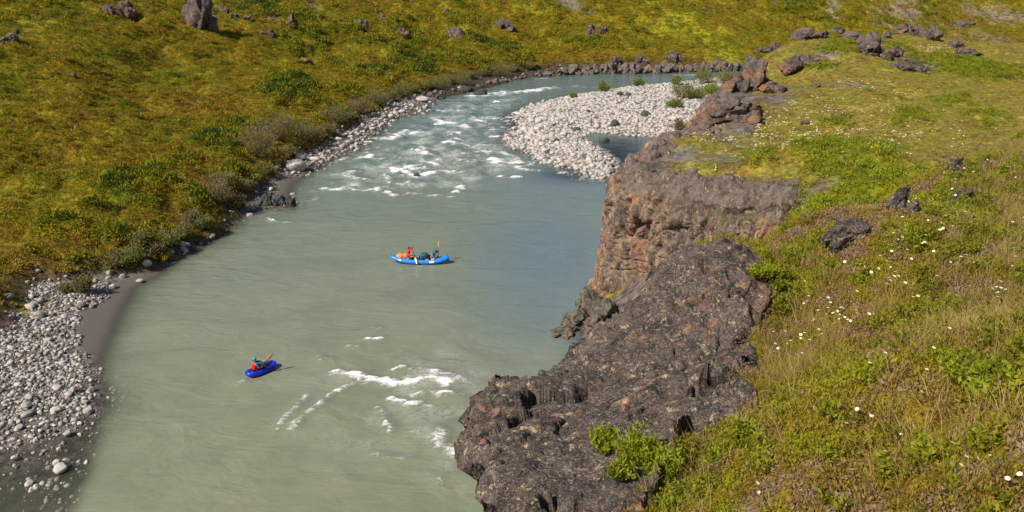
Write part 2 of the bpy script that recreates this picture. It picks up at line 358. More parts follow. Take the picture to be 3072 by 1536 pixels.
right_poly = [(15.2, 42), (8, 49), (3, 46), (0, 40), (-1.5, 30), (-3.5, 14), (-4, 4), (-8, -6), (-14, -40), (200, -40), (200, 45), (26, 40)]
in_r = inside(GX, GY, right_poly)
back = inside(GX, GY, [(11, 58), (13, 64), (16.6, 75), (20, 84), (24, 92), (32, 101), (42, 110), (56, 115), (90, 119), (190, 122), (190, 150), (60, 136), (44, 132), (36, 118), (24, 100), (16, 80), (10, 66)])
RT = np.where(in_p, P_z - edge_drop, np.where(in_r, L_z, -5.0))
RT = np.where(w_p * (1 - w_p) > 0, w_p * P_z + (1 - w_p) * L_z, RT)
RT = np.where(back & ~in_p, np.maximum(P_z - 1.5 - d_p * 0.75, -5), RT)
H = np.maximum(G, RT); is_r = RT > G
near_dom = (GX > -0.5) & (GX < 13.6) & (GY > 0.8) & (GY < 20.4)
H = np.where(near_dom, H - 0.45, H)

def samp(A, x, y):
    x = np.asarray(x, float); y = np.asarray(y, float)
    fi = np.clip((x - xs[0]) / 0.36, 0, len(xs) - 1.001); i = fi.astype(int); fi = fi - i
    fj = np.clip(np.interp(y, ys, np.arange(len(ys))), 0, len(ys) - 1.001); j = fj.astype(int); fj = fj - j
    return (A[j, i] * (1 - fi) + A[j, i + 1] * fi) * (1 - fj) + (A[j + 1, i] * (1 - fi) + A[j + 1, i + 1] * fi) * fj
def hit(u, v, fn=None, t0=3.0, t1=330.0):
    fn = fn or (lambda x, y: samp(H, x, y)); x, y, z = ray(u, v)
    t = np.exp(np.linspace(math.log(t0), math.log(t1), 2500))
    h = fn(x * t, y * t); below = (CAM_Z + z * t) < h
    k = int(np.argmax(below)) if below.any() else len(t) - 1
    a, b = t[max(k - 1, 0)], t[k]
    for _ in range(12):
        m_ = (a + b) / 2
        if CAM_Z + z * m_ < float(fn(np.array(x * m_), np.array(y * m_))): b = m_
        else: a = m_
    return x * b, y * b, CAM_Z + z * b, b              # world point and depth
def blob_field(X, Y, blobs, fn=None):
    """soft ellipses, measured in the photo and laid out on the ground"""
    out = np.zeros(np.shape(X))
    for (u, v, ru, rv, *s) in blobs:
        x, y, z, t = hit(u, v, fn); xa, ya, *_ = hit(u + ru, v, fn); xb, yb, *_ = hit(u, v - rv, fn)
        A = np.array([[ru * t / F, 0.0], [0.0, min(max(math.hypot(xb - x, yb - y), rv * t / F), 22 + 0 * rv)]])
        ang = math.atan2(yb - y, xb - x) - math.pi / 2 if abs(yb - y) > 0.2 else 0.0
        ang = max(-0.6, min(0.6, ang)); ca, sa = math.cos(ang), math.sin(ang)
        dx, dy = X - x, Y - y; p = (dx * ca + dy * sa) / A[0, 0]; q = (-dx * sa + dy * ca) / A[1, 1]
        out = np.maximum(out, np.exp(-(p * p + q * q) ** 1.5) * (s[0] if s else 1.0))
    return out
D_ = lambda L: [(a * DK, b * DK, c * DK, d * DK, *e) for a, b, c, d, *e in L]
shrub_blobs = D_([(300, 470, 60, 26), (380, 440, 60, 26), (450, 400, 60, 24), (560, 355, 70, 24), (650, 320, 60, 24), (700, 222, 60, 28), (745, 200, 50, 24), (800, 258, 60, 28), (760, 330, 50, 24),
                  (880, 240, 60, 24), (950, 190, 80, 26), (1050, 165, 80, 24), (1180, 155, 80, 20), (1290, 142, 70, 18), (1240, 120, 70, 16), (240, 525, 60, 20), (420, 525, 80, 22), (300, 590, 80, 20),
                  (150, 560, 80, 18, .8), (80, 655, 80, 22), (200, 660, 80, 20), (400, 610, 70, 20), (500, 500, 60, 24), (600, 445, 50, 22), (900, 85, 90, 30, .7), (760, 60, 80, 26, .8), (1000, 60, 60, 26, .7),
                  (1150, 60, 60, 26, .6), (60, 60, 80, 24, .7), (650, 20, 60, 30), (1500, 110, 80, 14, .8), (2000, 20, 110, 26, .8), (2200, 40, 60, 20, .6), (2330, 40, 40, 40, .6), (1380, 90, 50, 18, .6),
                  (1050, 110, 80, 30, .6), (850, 150, 80, 24, .5), (10, 800, 40, 30), (330, 655, 60, 14), (120, 690, 70, 14), (1710, 20, 50, 16, .5)])
green_blobs = D_([(1780, 95, 70, 30, .9), (1690, 50, 60, 26, .8), (1840, 130, 70, 24, .9), (1900, 155, 60, 16, .9), (1620, 12, 50, 20, .6), (300, 160, 150, 24, .5), (100, 60, 100, 30, .5), (420, 180, 140, 20, .35)])
ochre_blobs = D_([(150, 400, 180, 60, .5), (250, 250, 200, 40, .5), (500, 260, 120, 40, .4), (1600, 150, 150, 12, .6), (480, 560, 50, 20, .5), (100, 320, 120, 30, .3), (1500, 60, 90, 20, .4)])
scree_blobs = D_([(1430, 8, 50, 20), (1470, 30, 40, 12, .7), (2095, 20, 26, 30, .9), (2270, 14, 90, 34), (2220, 40, 40, 30, .8), (2500, 45, 110, 40), (2440, 90, 90, 30, .8), (2330, 90, 80, 20, .6), (2500, 120, 80, 24, .7), (1960, 5, 20, 8), (330, 12, 50, 10, .8), (560, 30, 40, 20, .8), (690, 45, 30, 14, .8), (790, 15, 30, 20, .6), (2500, 95, 60, 15, .8)])
shrubF = blob_field(GX, GY, shrub_blobs); greenF = blob_field(GX, GY, green_blobs); ochF = blob_field(GX, GY, ochre_blobs)
nS = fbm(GX / 3.1 + 9, GY / 3.1, o=4); nT0 = fbm(GX / 14 + 3, GY / 14 + 41, o=2)
nS2 = fbm(GX / 1.3 + 31, GY / 1.3, o=3)
upper = sstep(26, 60, d_v + 10 * nT0) * 0.38 + 0.06
shrubM = np.clip(np.maximum(shrubF, upper) * 1.1 - 0.42 + 0.75 * nS + 0.55 * nS2, 0, 1) * (in_v & ~is_r) * (1 - 0.9 * np.clip(greenF, 0, 1))
H = H + 0.45 * sstep(0.1, 0.7, shrubM) * (1 - near_dom)              # the ground is hidden, the shrubs stand as a raised mat
screeM = 0.85 * np.clip(blob_field(GX, GY, scree_blobs) * 1.3 - 0.30 + 0.35 * nS, 0, 1) * in_v * (~is_r)

# tint of the vegetation everywhere
nH = fbm(GX / 1.0 + 3, GY / 1.0 + 77, o=3)
nT = fbm(GX / 9 + 3, GY / 9 + 11, o=3); nT2 = fbm(GX / 2.3 + 60, GY / 2.3, o=4)
tint = 0.45 + 0.16 * nT + 0.20 * nT2 + 0.20 * shrubM + 0.24 * shrubM * shrubF + 0.20 * greenF - 0.14 * ochF
tint = tint - 0.22 * np.exp(-d_v / 2.5) * in_v * (~is_r)
pl_green = D_([(2095, 320, 45, 14), (1910, 405, 40, 18), (2100, 385, 130, 26), (2200, 430, 100, 34), (2060, 440, 60, 36), (2130, 500, 70, 30), (2020, 520, 40, 50), (2060, 175, 40, 12), (2280, 300, 45, 16),
               (2450, 180, 130, 26), (2350, 165, 90, 14, .8), (2140, 120, 70, 12), (2100, 135, 60, 10), (2440, 520, 60, 16), (2200, 500, 90, 50), (2080, 560, 70, 50), (2300, 470, 90, 30), (2480, 300, 60, 14, .6), (2400, 260, 80, 14, .6), (2230, 250, 60, 10, .5), (2260, 125, 60, 8, .6)])
pgF = blob_field(GX, GY, pl_green)
pl_grn = np.clip(pgF * 1.5 - 0.35 + 0.5 * nS, 0, 1) * is_r
pl_rock = D_([(1850, 260, 70, 44), (1800, 400, 120, 24, .8), (1700, 400, 90, 30, .9), (1960, 250, 60, 25, .8), (2050, 150, 60, 14), (2300, 165, 70, 14), (2130, 215, 60, 8), (1900, 300, 60, 20, .6), (1950, 225, 80, 12, .7), (1880, 460, 120, 14, .7), (1650, 372, 40, 16)])
plR = np.clip(blob_field(GX, GY, pl_rock) * 1.5 - 0.45 + 0.6 * nS, 0, 1) * is_r * (GY > 35)
plR = np.maximum(plR, is_r * (GY > 35) * in_p * np.clip(1.15 - d_p / 1.6 + 0.8 * nS, 0, 1) * (GX < 30))
tint_r = 0.36 + 0.10 * nT + 0.22 * nT2 + 0.26 * pl_grn
tint = np.where(is_r, tint_r, tint)
H = H + is_r * (1 - near_dom) * (GY > 20) * (0.45 * np.clip(pl_grn * 1.2 + 0.6 * nH * pl_grn, 0, 1) + 0.10 * nH)
red_pl = D_([(2400, 400, 90, 18), (2450, 370, 60, 12)]); rF = blob_field(GX, GY, red_pl) * is_r
tint = tint - 0.3 * np.clip(rF + 0.4 * nS - .2, 0, 1)
col = pal(tint) * 0.60  # ground colour darkened: painted shade for the gaps between plants
col = col * (1 - 0.7 * greenF[..., None]) + np.array([0.27, 0.265, 0.014]) * 0.7 * greenF[..., None]
col = np.where(is_r[..., None], (col * 1.2) * (0.45 + 0.55 * pl_grn[..., None]) + np.array([0.140, 0.122, 0.032]) * (1 - pl_grn[..., None]) * (1 + 0.5 * nT2[..., None]), col)
rockc = np.array([0.20, 0.165, 0.155]); scc = np.array([0.235, 0.185, 0.155])
col = col * (1 - screeM[..., None]) + scc * screeM[..., None]
lowrock = (is_r & (GY < 46) & (GY > 20.6) & (GX < 9) & (H < 6.5)).astype(float) * (1 - near_dom)
lowrock = np.maximum(lowrock, (is_r & (GX < 3.2) & (GY < 22) & (GY > 1)) * 1.0)
plR = np.maximum(plR, lowrock)
col = col * (1 - plR[..., None]) + rockc * plR[..., None] * (0.8 + 0.5 * nT2[..., None])
beachM = ((~in_v) & (~is_r)).astype(float) + in_v * (~is_r) * np.exp(-d_v / 0.7) * 0.8
grv = np.array([0.17, 0.15, 0.135])[None, None] * (1 + 0.6 * n1[..., None])
sand_poly = [atz(x * DK, y * DK, 0.2) for x, y in [(300, 930), (212, 888), (190, 850), (205, 790), (250, 765), (290, 715), (345, 686), (420, 655), (470, 635), (470, 680), (380, 745), (340, 810), (310, 905)]]
sandM = inside(GX, GY, sand_poly) | (inside(GX, GY, [atz(x * DK, y * DK, 0.2) for x, y in [(700, 500), (700, 440), (760, 440), (750, 470), (720, 500)]]))
bar_poly = [(70, 141), (48, 138)] + Z0(WR_disp) + [(22, 84), (60, 120)]
barM = (inside(GX, GY, bar_poly) | (dist_line(GX, GY, Z0(WR_disp)) < 1.5)) & (GY > 60) & (~in_v) & (~is_r)
grv = np.where(barM[..., None], np.array([0.40, 0.36, 0.33]) * (1 + 0.3 * n1[..., None]), grv)
grv = np.where((GY > 122)[..., None] & ~barM[..., None], np.array([0.075, 0.060, 0.045]) * (1 + 0.5 * n1[..., None]), grv)
grv = np.where(sandM[..., None], np.array([0.135, 0.117, 0.103]), grv)
wet = sstep(0.12, -0.15, H)[..., None]
grv = grv * (1 - 0.80 * wet)
ledgeM = in_v & (d_v < 2.5) & (GY > 120)
col = col * (1 - beachM[..., None]) + grv * beachM[..., None]
bank_brown = np.clip(np.exp(-d_v / 1.8) * in_v * (~is_r) * (1 + nS), 0, 1)[..., None]
col = col * (1 - 0.7 * bank_brown) + np.array([0.075, 0.045, 0.022]) * 0.7 * bank_brown
mossM = np.clip(blob_field(GX, GY, D_([(60, 770, 60, 30), (30, 740, 60, 20), (1800, 232, 70, 8), (1880, 215, 60, 10)])) * 1.4 - 0.3 + 0.4 * nS, 0, 1) * (~in_v) * (~is_r)
col = col * (1 - mossM[..., None]) + pal(0.5 + 0.2 * nT2) * mossM[..., None]
col = np.clip(col, 0.004, 0.9)
V = np.stack([GX, GY, H], -1).reshape(-1, 3)
terrain = mobj("terrain", V, grid_faces(len(ys), len(xs)), MAT_GROUND, True, {"col": ('FLOAT_COLOR', col.reshape(-1, 3)), "smo": ('FLOAT', sandM.astype(float).ravel())})
tag(terrain, kind="structure")

# ------------------------------------------------------------------ near slope (fine) under the photographer
nx = np.arange(-0.6, 13.8, 0.045); ny = np.arange(0.7, 20.6, 0.045); NX, NY = np.meshgrid(nx, ny)
rockN_ctl = Zp([(2110, 726, 10), (2010, 775, 9.9), (1900, 862, 9.7), (1670, 1085, 9.0), (1560, 1105, 8.6), (1430, 1128, 8.0), (1345, 1290, 6.8), (1385, 1400, 5.9), (1400, 1440, 5.6), (1480, 1536, 4.9), (1900, 1250, 6.6), (1800, 1500, 5.0), (2280, 1100, 7.0),
                (2300, 900, 8.6), (1800, 1150, 7.7), (2050, 950, 8.6), (1650, 1300, 6.3), (1550, 1450, 5.35), (2230, 1250, 6.1), (2000, 1420, 5.3)]) + [(2.15, 9.5, 17.25), (2.0, 8.9, 17.08)]
tps_rock = TPS(rockN_ctl, 0.0005)
rock_rim = [aty(*q)[:2] for q in [(2110, 742, 10), (2030, 775, 9.95), (1960, 815, 9.85), (1900, 868, 9.7), (1800, 955, 9.4), (1740, 1030, 9.2), (1670, 1085, 9.0), (1600, 1095, 8.75), (1520, 1112, 8.4), (1480, 1140, 8.15), (1430, 1128, 8.0), (1408, 1190, 7.5),
                            (1388, 1240, 7.15), (1372, 1290, 6.8), (1404, 1340, 6.4), (1436, 1375, 6.1), (1422, 1400, 5.9), (1425, 1440, 5.6), (1475, 1490, 5.25), (1560, 1545, 4.85)]]
rock_right = [aty(*q)[:2] for q in [(1650, 1700, 4.0), (1930, 1560, 4.7), (1960, 1460, 5.15), (2030, 1350, 5.7), (2120, 1290, 5.95), (2230, 1265, 6.0), (2240, 1180, 6.4), (2215, 1100, 6.9), (2265, 1030, 7.35), (2265, 960, 7.9), (2300, 900, 8.5), (2325, 865, 8.9), (2280, 840, 9.2), (2220, 800, 9.6), (2160, 765, 9.9)]]
rock_poly = rock_rim + rock_right
def near_ground(x, y):
    z = tps_low(x, y)
    return z + 0.045 * fbm(x / 0.55, y / 0.55, o=4) + 0.10 * fbm(x / 2.2 + 5, y / 2.2, o=3)
NZ = near_ground(NX, NY)
d_rk = dist_line(NX, NY, rock_poly, True); in_rk = inside(NX, NY, rock_poly)
rz = tps_rock(NX, NY); close = np.exp(-d_rk / 0.8)
NZ = np.where(in_rk, rz - 0.05 - 1.2 * sstep(0, 0.45, d_rk), NZ * (1 - close) + (rz + 0.02) * close)
left_gone = NX < np.interp(NY, [0, 4.5, 5.5, 7, 9, 10.2, 14, 20], [-0.2, 0.4, 1.0, 1.5, 2.0, 2.2, 3.0, 3.4])
keepn = ~(left_gone[:-1, :-1] & ~in_rk[:-1, :-1]) & ~(left_gone[:-1, :-1])
ntint = 0.5 + 0.22 * fbm(NX / 0.8, NY / 0.8 + 30, o=4) + 0.16 * fbm(NX / 2.5, NY / 2.5, o=2)
ncol = pal(0.12 + 0.42 * ntint) * 0.7
lit = np.clip(fbm(NX / 0.35 + 8, NY / 0.35, o=4) * 1.8 - 0.15, 0, 1)[..., None]
ncol = ncol * (1 - lit) + np.array([0.27, 0.19, 0.155]) * lit
def samp_n(A, x, y):
    fi = np.clip((np.asarray(x, float) - nx[0]) / 0.045, 0, len(nx) - 1.001); i = fi.astype(int); fi = fi - i
    fj = np.clip((np.asarray(y, float) - ny[0]) / 0.045, 0, len(ny) - 1.001); j = fj.astype(int); fj = fj - j
    return (A[j, i] * (1 - fi) + A[j, i + 1] * fi) * (1 - fj) + (A[j + 1, i] * (1 - fi) + A[j + 1, i + 1] * fi) * fj
slope_o = mobj("hillside", np.stack([NX, NY, NZ], -1).reshape(-1, 3), grid_faces(len(ny), len(nx), keep=keepn), MAT_NEAR, True, {"col": ('FLOAT_COLOR', ncol.reshape(-1, 3))})
tag(slope_o, kind="structure")
def zall(x, y):
    x = np.asarray(x, float); y = np.asarray(y, float)
    n_ = (x > -0.3) & (x < 13.4) & (y > 0.9) & (y < 20.2)
    return np.where(n_, samp_n(NZ, x, y), samp(H, x, y))

# ------------------------------------------------------------------ near rock outcrop: a table of lichened rock that hangs over the river
def resample(pts, n, closed=False):
    p = np.array(pts + ([pts[0]] if closed else []), float); s = np.concatenate([[0], np.cumsum(np.linalg.norm(np.diff(p, axis=0), axis=1))])
    t = np.linspace(0, s[-1], n, endpoint=not closed); return np.stack([np.interp(t, s, p[:, i]) for i in range(p.shape[1])], 1)
nth = 760; ringp = resample(rock_poly, nth, True)
L0 = len(rock_rim); dr = dist_line(ringp[:, 0], ringp[:, 1], rock_rim); free = sstep(0.25, 0.0, dr)        # 1 where the edge hangs free
cen = np.array([1.9, 7.2])
top_n = 210; rr = np.linspace(0.002, 1, top_n) ** 0.8
ctr = ringp[None] * rr[:, None, None] + cen[None, None] * (1 - rr[:, None, None])
cz = tps_rock(ctr[..., 0], ctr[..., 1])
edge_round = (sstep(0.90, 1.0, rr)[:, None] ** 2) * 0.16 * free[None]
cz = cz - edge_round + 0.05 * (1 - free[None]) * sstep(1.0, 0.9, rr)[:, None]
sk_n = 120; tt = np.linspace(0, 1, sk_n + 1)[1:]
inw = (cen[None] - ringp); inw /= np.linalg.norm(inw, axis=1)[:, None]
drop = (tt ** 1.5) * 17.5
under = 0.85 * sstep(0, 0.075, tt) + 0.5 * sstep(0.1, 0.5, tt) - 0.06 * np.sin(tt * 50)
bulge = -0.04 * np.exp(-((tt - 0.03) / 0.02) ** 2)
off = under[:, None] * free[None] + bulge[:, None] * free[None]
skx = ringp[None] + inw[None] * off[..., None]
skz = cz[-1][None] - drop[:, None] * (0.15 + 0.85 * free[None]) - 0.1
RV = np.concatenate([np.concatenate([ctr, cz[..., None]], -1), np.concatenate([skx, skz[..., None]], -1)], 0)
nrow = RV.shape[0]
def grid_normals(P, wrap=True):
    du = (np.roll(P, -1, 1) - np.roll(P, 1, 1)) if wrap else np.gradient(P, axis=1)
    dv = np.gradient(P, axis=0); n_ = np.cross(du, dv); n_ /= np.linalg.norm(n_, axis=-1)[..., None] + 1e-9; return n_
Nn = grid_normals(RV); Nn *= np.sign((Nn[:top_n, :, 2].mean()))
px_, py_, pz_ = RV[..., 0], RV[..., 1], RV[..., 2]
ca_ = 0.5                                                         # the beds dip: layers run along a tilted axis
kk = np.clip(1 - np.arange(nrow) / 120.0, 0, 1)[:, None, None]; Nn = Nn * (1 - kk) + np.array([0, 0, 1.0]) * kk; Nn /= np.linalg.norm(Nn, axis=-1)[..., None]
lay = pz_ * 1.6 + 0.20 * px_ - 0.62 * py_ + 0.42 * fbm(px_ / 1.3, py_ / 1.3, pz_ / 1.3, o=4)
step_ = (lay * 1.7) % 1.0
ledge = 0.13 * (sstep(0, 0.84, step_) - sstep(0.88, 1.0, step_)) * sstep(-0.15, 0.4, pn(px_ / 1.3, py_ / 1.3, pz_ + 7))
f1, f2, cid = cells(px_ / 0.95 + 0.25 * fbm(px_ / .3, py_ / .3, o=2), py_ / 0.55 + 0.25 * fbm(px_ / .3 + 9, py_ / .3, o=2), pz_ / 0.5)
crack = -0.09 * np.exp(-((f2 - f1) / 0.035)) * sstep(-0.1, 0.15, pn(px_ / 1.1, py_ / 1.1, pz_))
wx_ = 0.12 * fbm(px_ / 0.35, py_ / 0.35, pz_ / 0.35, o=3); wy_ = 0.12 * fbm(px_ / 0.35 + 9, py_ / 0.35, pz_ / 0.35, o=3)
ang = 0.25; qx_, qy_ = (px_ + wx_) * math.cos(ang) + (py_ + wy_) * math.sin(ang), -(px_ + wx_) * math.sin(ang) + (py_ + wy_) * math.cos(ang)
disp = (0.09 * fbm(px_ / 1.3, py_ / 1.3, pz_ / 1.3, o=2) + 0.13 * facets(qx_ / 1.15, qy_ / 0.70, pz_ / 0.7, 1.0, 0.30) + 0.040 * facets(qx_ / 0.42 + 3, qy_ / 0.24, pz_ / 0.3, 0.9, 0.35)
        + 0.013 * facets(qx_ / 0.17, qy_ / 0.11 + 5, pz_ / 0.13, 1.0, 0.3) + 0.007 * fbm(px_ / 0.07, py_ / 0.07, pz_ / 0.07, o=2) + 0.55 * (ledge - 0.06) + 0.25 * crack)
warm_r = np.clip(0.75 * sstep(0.35, 0.7, fbm(px_ / 0.5 + 4, py_ / 0.5, pz_, o=4)) * sstep(6.4, 5.2, py_) + 1.0 * np.exp(-(((px_ - 2.85) / 0.22) ** 2 + ((py_ - 8.2) / 0.6) ** 2)) + 0.9 * sstep(0.30, 0.6, fbm(px_ / 0.22 + 40, py_ / 0.16, pz_ / 0.2, o=4)) * sstep(-0.1, 0.4, fbm(px_ / 1.5 + 8, py_ / 1.5, o=2)) + 1.3 * np.exp(-((px_ - 1.25 - 0.2 * np.sin(py_ * 6)) / 0.05) ** 2 - ((py_ - 7.2) / 0.5) ** 2), 0, 1)
RVd = RV + Nn * disp[..., None]
nr_o = mobj("rock_outcrop", RVd.reshape(-1, 3), grid_faces(nrow, nth, True), MAT_NROCK, True, {"warm": ('FLOAT', warm_r.ravel())})
tag(nr_o, "huge dark lichen-spotted rock jutting over the river beside the grassy slope in the foreground", "rock")

# ------------------------------------------------------------------ river cliff below the plateau
cl = resample([rim[i] for i in range(0, 16)], 900)
tan = np.gradient(cl, axis=0); tan /= np.linalg.norm(tan, axis=1)[:, None]; outn = np.stack([-tan[:, 1], tan[:, 0]], 1)
mid = cl + outn * 0.5
if inside(mid[:, 0], mid[:, 1], plat_poly).mean() > 0.5: outn = -outn
for _ in range(30): outn[1:-1] = (outn[:-2] + outn[1:-1] + outn[2:]) / 3
outn /= np.linalg.norm(outn, axis=1)[:, None]
inner = np.linspace(2.8, 0.0, 34); nf = 210; ft = np.linspace(0, 1, nf + 1)[1:]
rim_z = tps_plat(cl[:, 0], cl[:, 1])
rows = []
for k, q in enumerate(inner):
    xy = cl - outn * q; z = tps_plat(xy[:, 0], xy[:, 1]) + 0.16 + (0.20 + 0.30 * (q / 2.8)) * fbm(xy[:, 0] / 1.3, xy[:, 1] / 1.3, o=4) - 0.50 * (q / 2.8) ** 2 - 0.85 * (1 - q / 2.8) ** 4
    rows.append(np.concatenate([xy, z[:, None]], 1))
rz0 = rows[-1][:, 2]
for t in ft:
    dz = t * (rz0 + 1.5)
    lean = 0.45 * sstep(0, 0.14, t) + 0.07 * dz + 0.35 * sstep(0.5, 1.0, t)
    xy = cl + outn * np.asarray(lean)[:, None]; rows.append(np.concatenate([xy, (rz0 - dz)[:, None]], 1))
CV = np.stack(rows, 0); Cn = grid_normals(CV, False)
if Cn[:24, :, 2].mean() < 0: Cn = -Cn
cx, cy, c_z = CV[..., 0], CV[..., 1], CV[..., 2]
sarc = np.linspace(0, 1, 900)[None] * 60.0 + 0 * cx
ff = np.concatenate([np.zeros(34), ft]); fw = sstep(0.0, 0.05, ff)[:, None]
f1, f2, cid = cells(sarc / 1.5, c_z / 3.0, 0 * cx); g1, g2, gid = cells(sarc / 0.55 + 5, c_z / 0.9, 0 * cx + 0.5)
sw_ = sarc + 0.5 * fbm(sarc / 1.5, c_z / 2.5, o=3); zw_ = c_z + 0.5 * fbm(sarc / 1.5 + 9, c_z / 2.0, o=3)
cd = fw * (0.55 * facets(sw_ / 2.4, zw_ / 6.0, 0 * cx, 0.5) + 0.24 * facets(sw_ / 0.80 + 5, zw_ / 2.2, 0 * cx + 0.5, 0.7)) + (0.25 + 0.75 * fw) * (0.13 * facets(sw_ / 0.32, zw_ / 0.65 + 3, cy / 0.5, 0.9)) + 0.05
cd = cd - fw * 0.50 * np.exp(-np.abs(pn(sw_ / 1.9, c_z / 7.0, 0 * cx + 3)) / 0.035) - fw * 0.22 * np.exp(-np.abs(pn(sw_ / 0.8, c_z / 3.0, 0 * cx + 8)) / 0.05) - fw * 0.20 * np.exp(-np.abs(pn(sw_ / 2.6, c_z / 1.1, 0 * cx + 5)) / 0.03) + 0.5 * (1 - fw) * 0.3 * fbm(cx / 0.7, cy / 0.7, o=3)
cd = cd + 0.05 * fbm(cx / 0.25, cy / 0.25, c_z / 0.25, o=2)
cd = cd + 0.28 * (1 - fw) * fbm(cx / 1.1, cy / 1.1, o=3) * sstep(2.6, 1.8, np.concatenate([inner, np.zeros(nf)]))[:, None]
warm_c = np.clip(fw * (sstep(11, 13.5, sarc) * sstep(60, 50, sarc) * 1.0 * sstep(-0.5, 0.3, fbm(cx / 1.0, cy / 1.0, c_z / 3.5, o=4)) + 0.55 * sstep(0.15, 0.55, fbm(cx / 1.3 + 7, cy / 1.3, c_z / 4, o=4))), 0, 1)
grey_c = np.clip(0.8 * (1 - fw) + 0.8 * sstep(8.5, 3.5, sarc + 2.0 * fbm(cx / 1.6, cy / 1.6, c_z / 3, o=3)) + 0.8 * sstep(0.05, 0.45, fbm(cx / 1.1 + 17, cy / 1.1, c_z / 3.2, o=3)), 0, 1)
CVd = CV + Cn * cd[..., None]
cliff = mobj("cliff", CVd.reshape(-1, 3), grid_faces(CV.shape[0], 900), MAT_CLIFF, False, {"warm": ('FLOAT', warm_c.ravel()), "grey": ('FLOAT', grey_c.ravel())}); tag(cliff, kind="structure")

# ------------------------------------------------------------------ river
wx = np.arange(-45, 100.1, 0.28); wy = np.arange(-10, 178, 0.30); WX, WY = np.meshgrid(wx, wy)
def S5(L, w, s): return ([(800 + x / 2.5756, 250 + y / 2.5756) for x, y in L], w / 2.5756, s)
def S4(L, w, s): return ([(800 + x / 2.1986, 950 + y / 2.1986) for x, y in L], w / 2.1986, s)
foam_lines = [S5([(850, 665), (1000, 690), (1150, 715), (1290, 690)], 38, 1.0), S5([(1150, 665), (1230, 610), (1265, 545)], 60, .9), S5([(1000, 640), (1200, 640)], 60, .55), S5([(430, 825), (560, 822), (650, 800), (750, 815)], 30, 1.0), S5([(560, 790), (700, 780)], 40, .6),
    S5([(840, 820), (950, 850), (1050, 872), (1135, 855)], 22, .95), S5([(1205, 850), (1300, 872), (1400, 868), (1500, 845)], 26, 1.1), S5([(1240, 825), (1420, 800)], 50, .55), S5([(560, 605), (700, 578), (800, 550)], 30, .9), S5([(890, 430), (980, 425), (1090, 385)], 36, .95),
    S5([(1320, 480), (1450, 455), (1560, 480), (1700, 490)], 28, .85), S5([(1530, 600), (1700, 590), (1820, 620), (2000, 612)], 34, .95), S5([(1600, 520), (1800, 545), (1950, 590)], 28, .8), S5([(1880, 640), (2000, 670), (2150, 690), (2300, 695)], 24, .85),
    S5([(1280, 270), (1400, 310), (1500, 330), (1540, 350)], 24, .8), S5([(1690, 85), (1850, 75), (2080, 60), (2200, 40)], 22, .9), S5([(1600, 110), (1700, 100)], 16, .7), S5([(1430, 370), (1470, 395)], 26, .85), S5([(215, 950), (340, 915), (420, 880)], 20, .8),
    S5([(0, 1045), (100, 1085), (190, 1075)], 13, .8), S5([(1720, 275), (1790, 285), (1900, 265)], 14, .8), S5([(900, 745), (1000, 775), (1100, 770)], 16, .7), S5([(850, 575), (940, 600)], 24, .7), S5([(590, 710), (700, 735)], 16, .65), S5([(720, 755), (840, 750)], 14, .65),
    S5([(1580, 260), (1650, 300)], 18, .7), S5([(1260, 220), (1330, 215), (1480, 220)], 16, .7), S5([(1100, 210), (1300, 150), (1600, 100)], 20, .35), S5([(300, 1075), (380, 1080)], 12, .45), S5([(1340, 440), (1600, 560), (1900, 640)], 110, .42), S5([(800, 560), (1100, 600), (1500, 560)], 140, .38), S5([(1300, 200), (1600, 300), (1700, 420)], 150, .42), S5([(900, 350), (1200, 450)], 110, .32), S5([(1500, 120), (1900, 110)], 70, .4),
    S4([(460, 375), (580, 398), (720, 418), (850, 442), (960, 438), (1060, 420), (1190, 440)], 40, 1.25), S4([(900, 400), (1100, 400), (1320, 430)], 60, .55), S4([(950, 500), (1300, 520)], 40, .5), S4([(590, 430), (520, 470), (430, 510)], 18, .9), S4([(430, 510), (380, 555), (300, 620), (210, 680), (170, 740)], 12, .78), S4([(820, 350), (880, 330), (1000, 355), (1120, 370), (1250, 400), (1320, 420)], 16, .85),
    S4([(810, 540), (930, 582), (1020, 560)], 32, 1.2), S4([(960, 520), (1080, 490), (1200, 510), (1270, 515)], 13, .8), S4([(1030, 570), (1150, 630)], 12, .7), S4([(740, 610), (790, 700), (825, 770)], 24, .75), S4([(1120, 770), (1180, 850), (1240, 920), (1300, 930)], 70, .78),
    S4([(650, 150), (710, 155), (760, 145)], 14, .95), S4([(530, 200), (610, 190)], 9, .8), S4([(690, 75), (750, 80)], 12, .6), S4([(70, 735), (130, 660), (230, 560), (270, 520)], 16, .7), S4([(690, 905), (870, 930), (960, 930)], 12, .62), S4([(340, 265), (430, 290)], 9, .6), S4([(1140, 1080), (1190, 1140)], 30, .5), S4([(420, 990), (520, 1060)], 30, .42), S4([(1000, 300), (1250, 300)], 30, .4), S4([(960, 770), (1080, 750)], 10, .55),
    ([(1330, 248), (1400, 250)], 4, .6), ([(1560, 232), (1640, 236)], 5, .5), ([(2020, 224), (2080, 226)], 3, .7), ([(1700, 258), (1790, 262)], 4, .5), ([(712, 1152), (735, 1143)], 7, .75), ([(1235, 803), (1330, 800)], 5, .42), ([(1345, 780), (1400, 790)], 6, .35)]
rq = random.Random(5)
for k in range(80):
    u0, v0 = rq.uniform(880, 1640), rq.uniform(270, 600)
    if not inside(np.array(u0), np.array(v0), [(x * DK, y * DK) for x, y in [(770, 455), (900, 360), (1050, 285), (1250, 215), (1340, 235), (1285, 320), (1280, 370), (1400, 430), (1180, 480), (800, 480)]]): continue
    l_ = rq.uniform(12, 46) * (v0 / 450); foam_lines.append(([(u0, v0), (u0 + l_ * 0.5, v0 + rq.uniform(-2, 4)), (u0 + l_, v0 + rq.uniform(-6, 6))], rq.uniform(4, 10), rq.uniform(0.5, 0.95)))
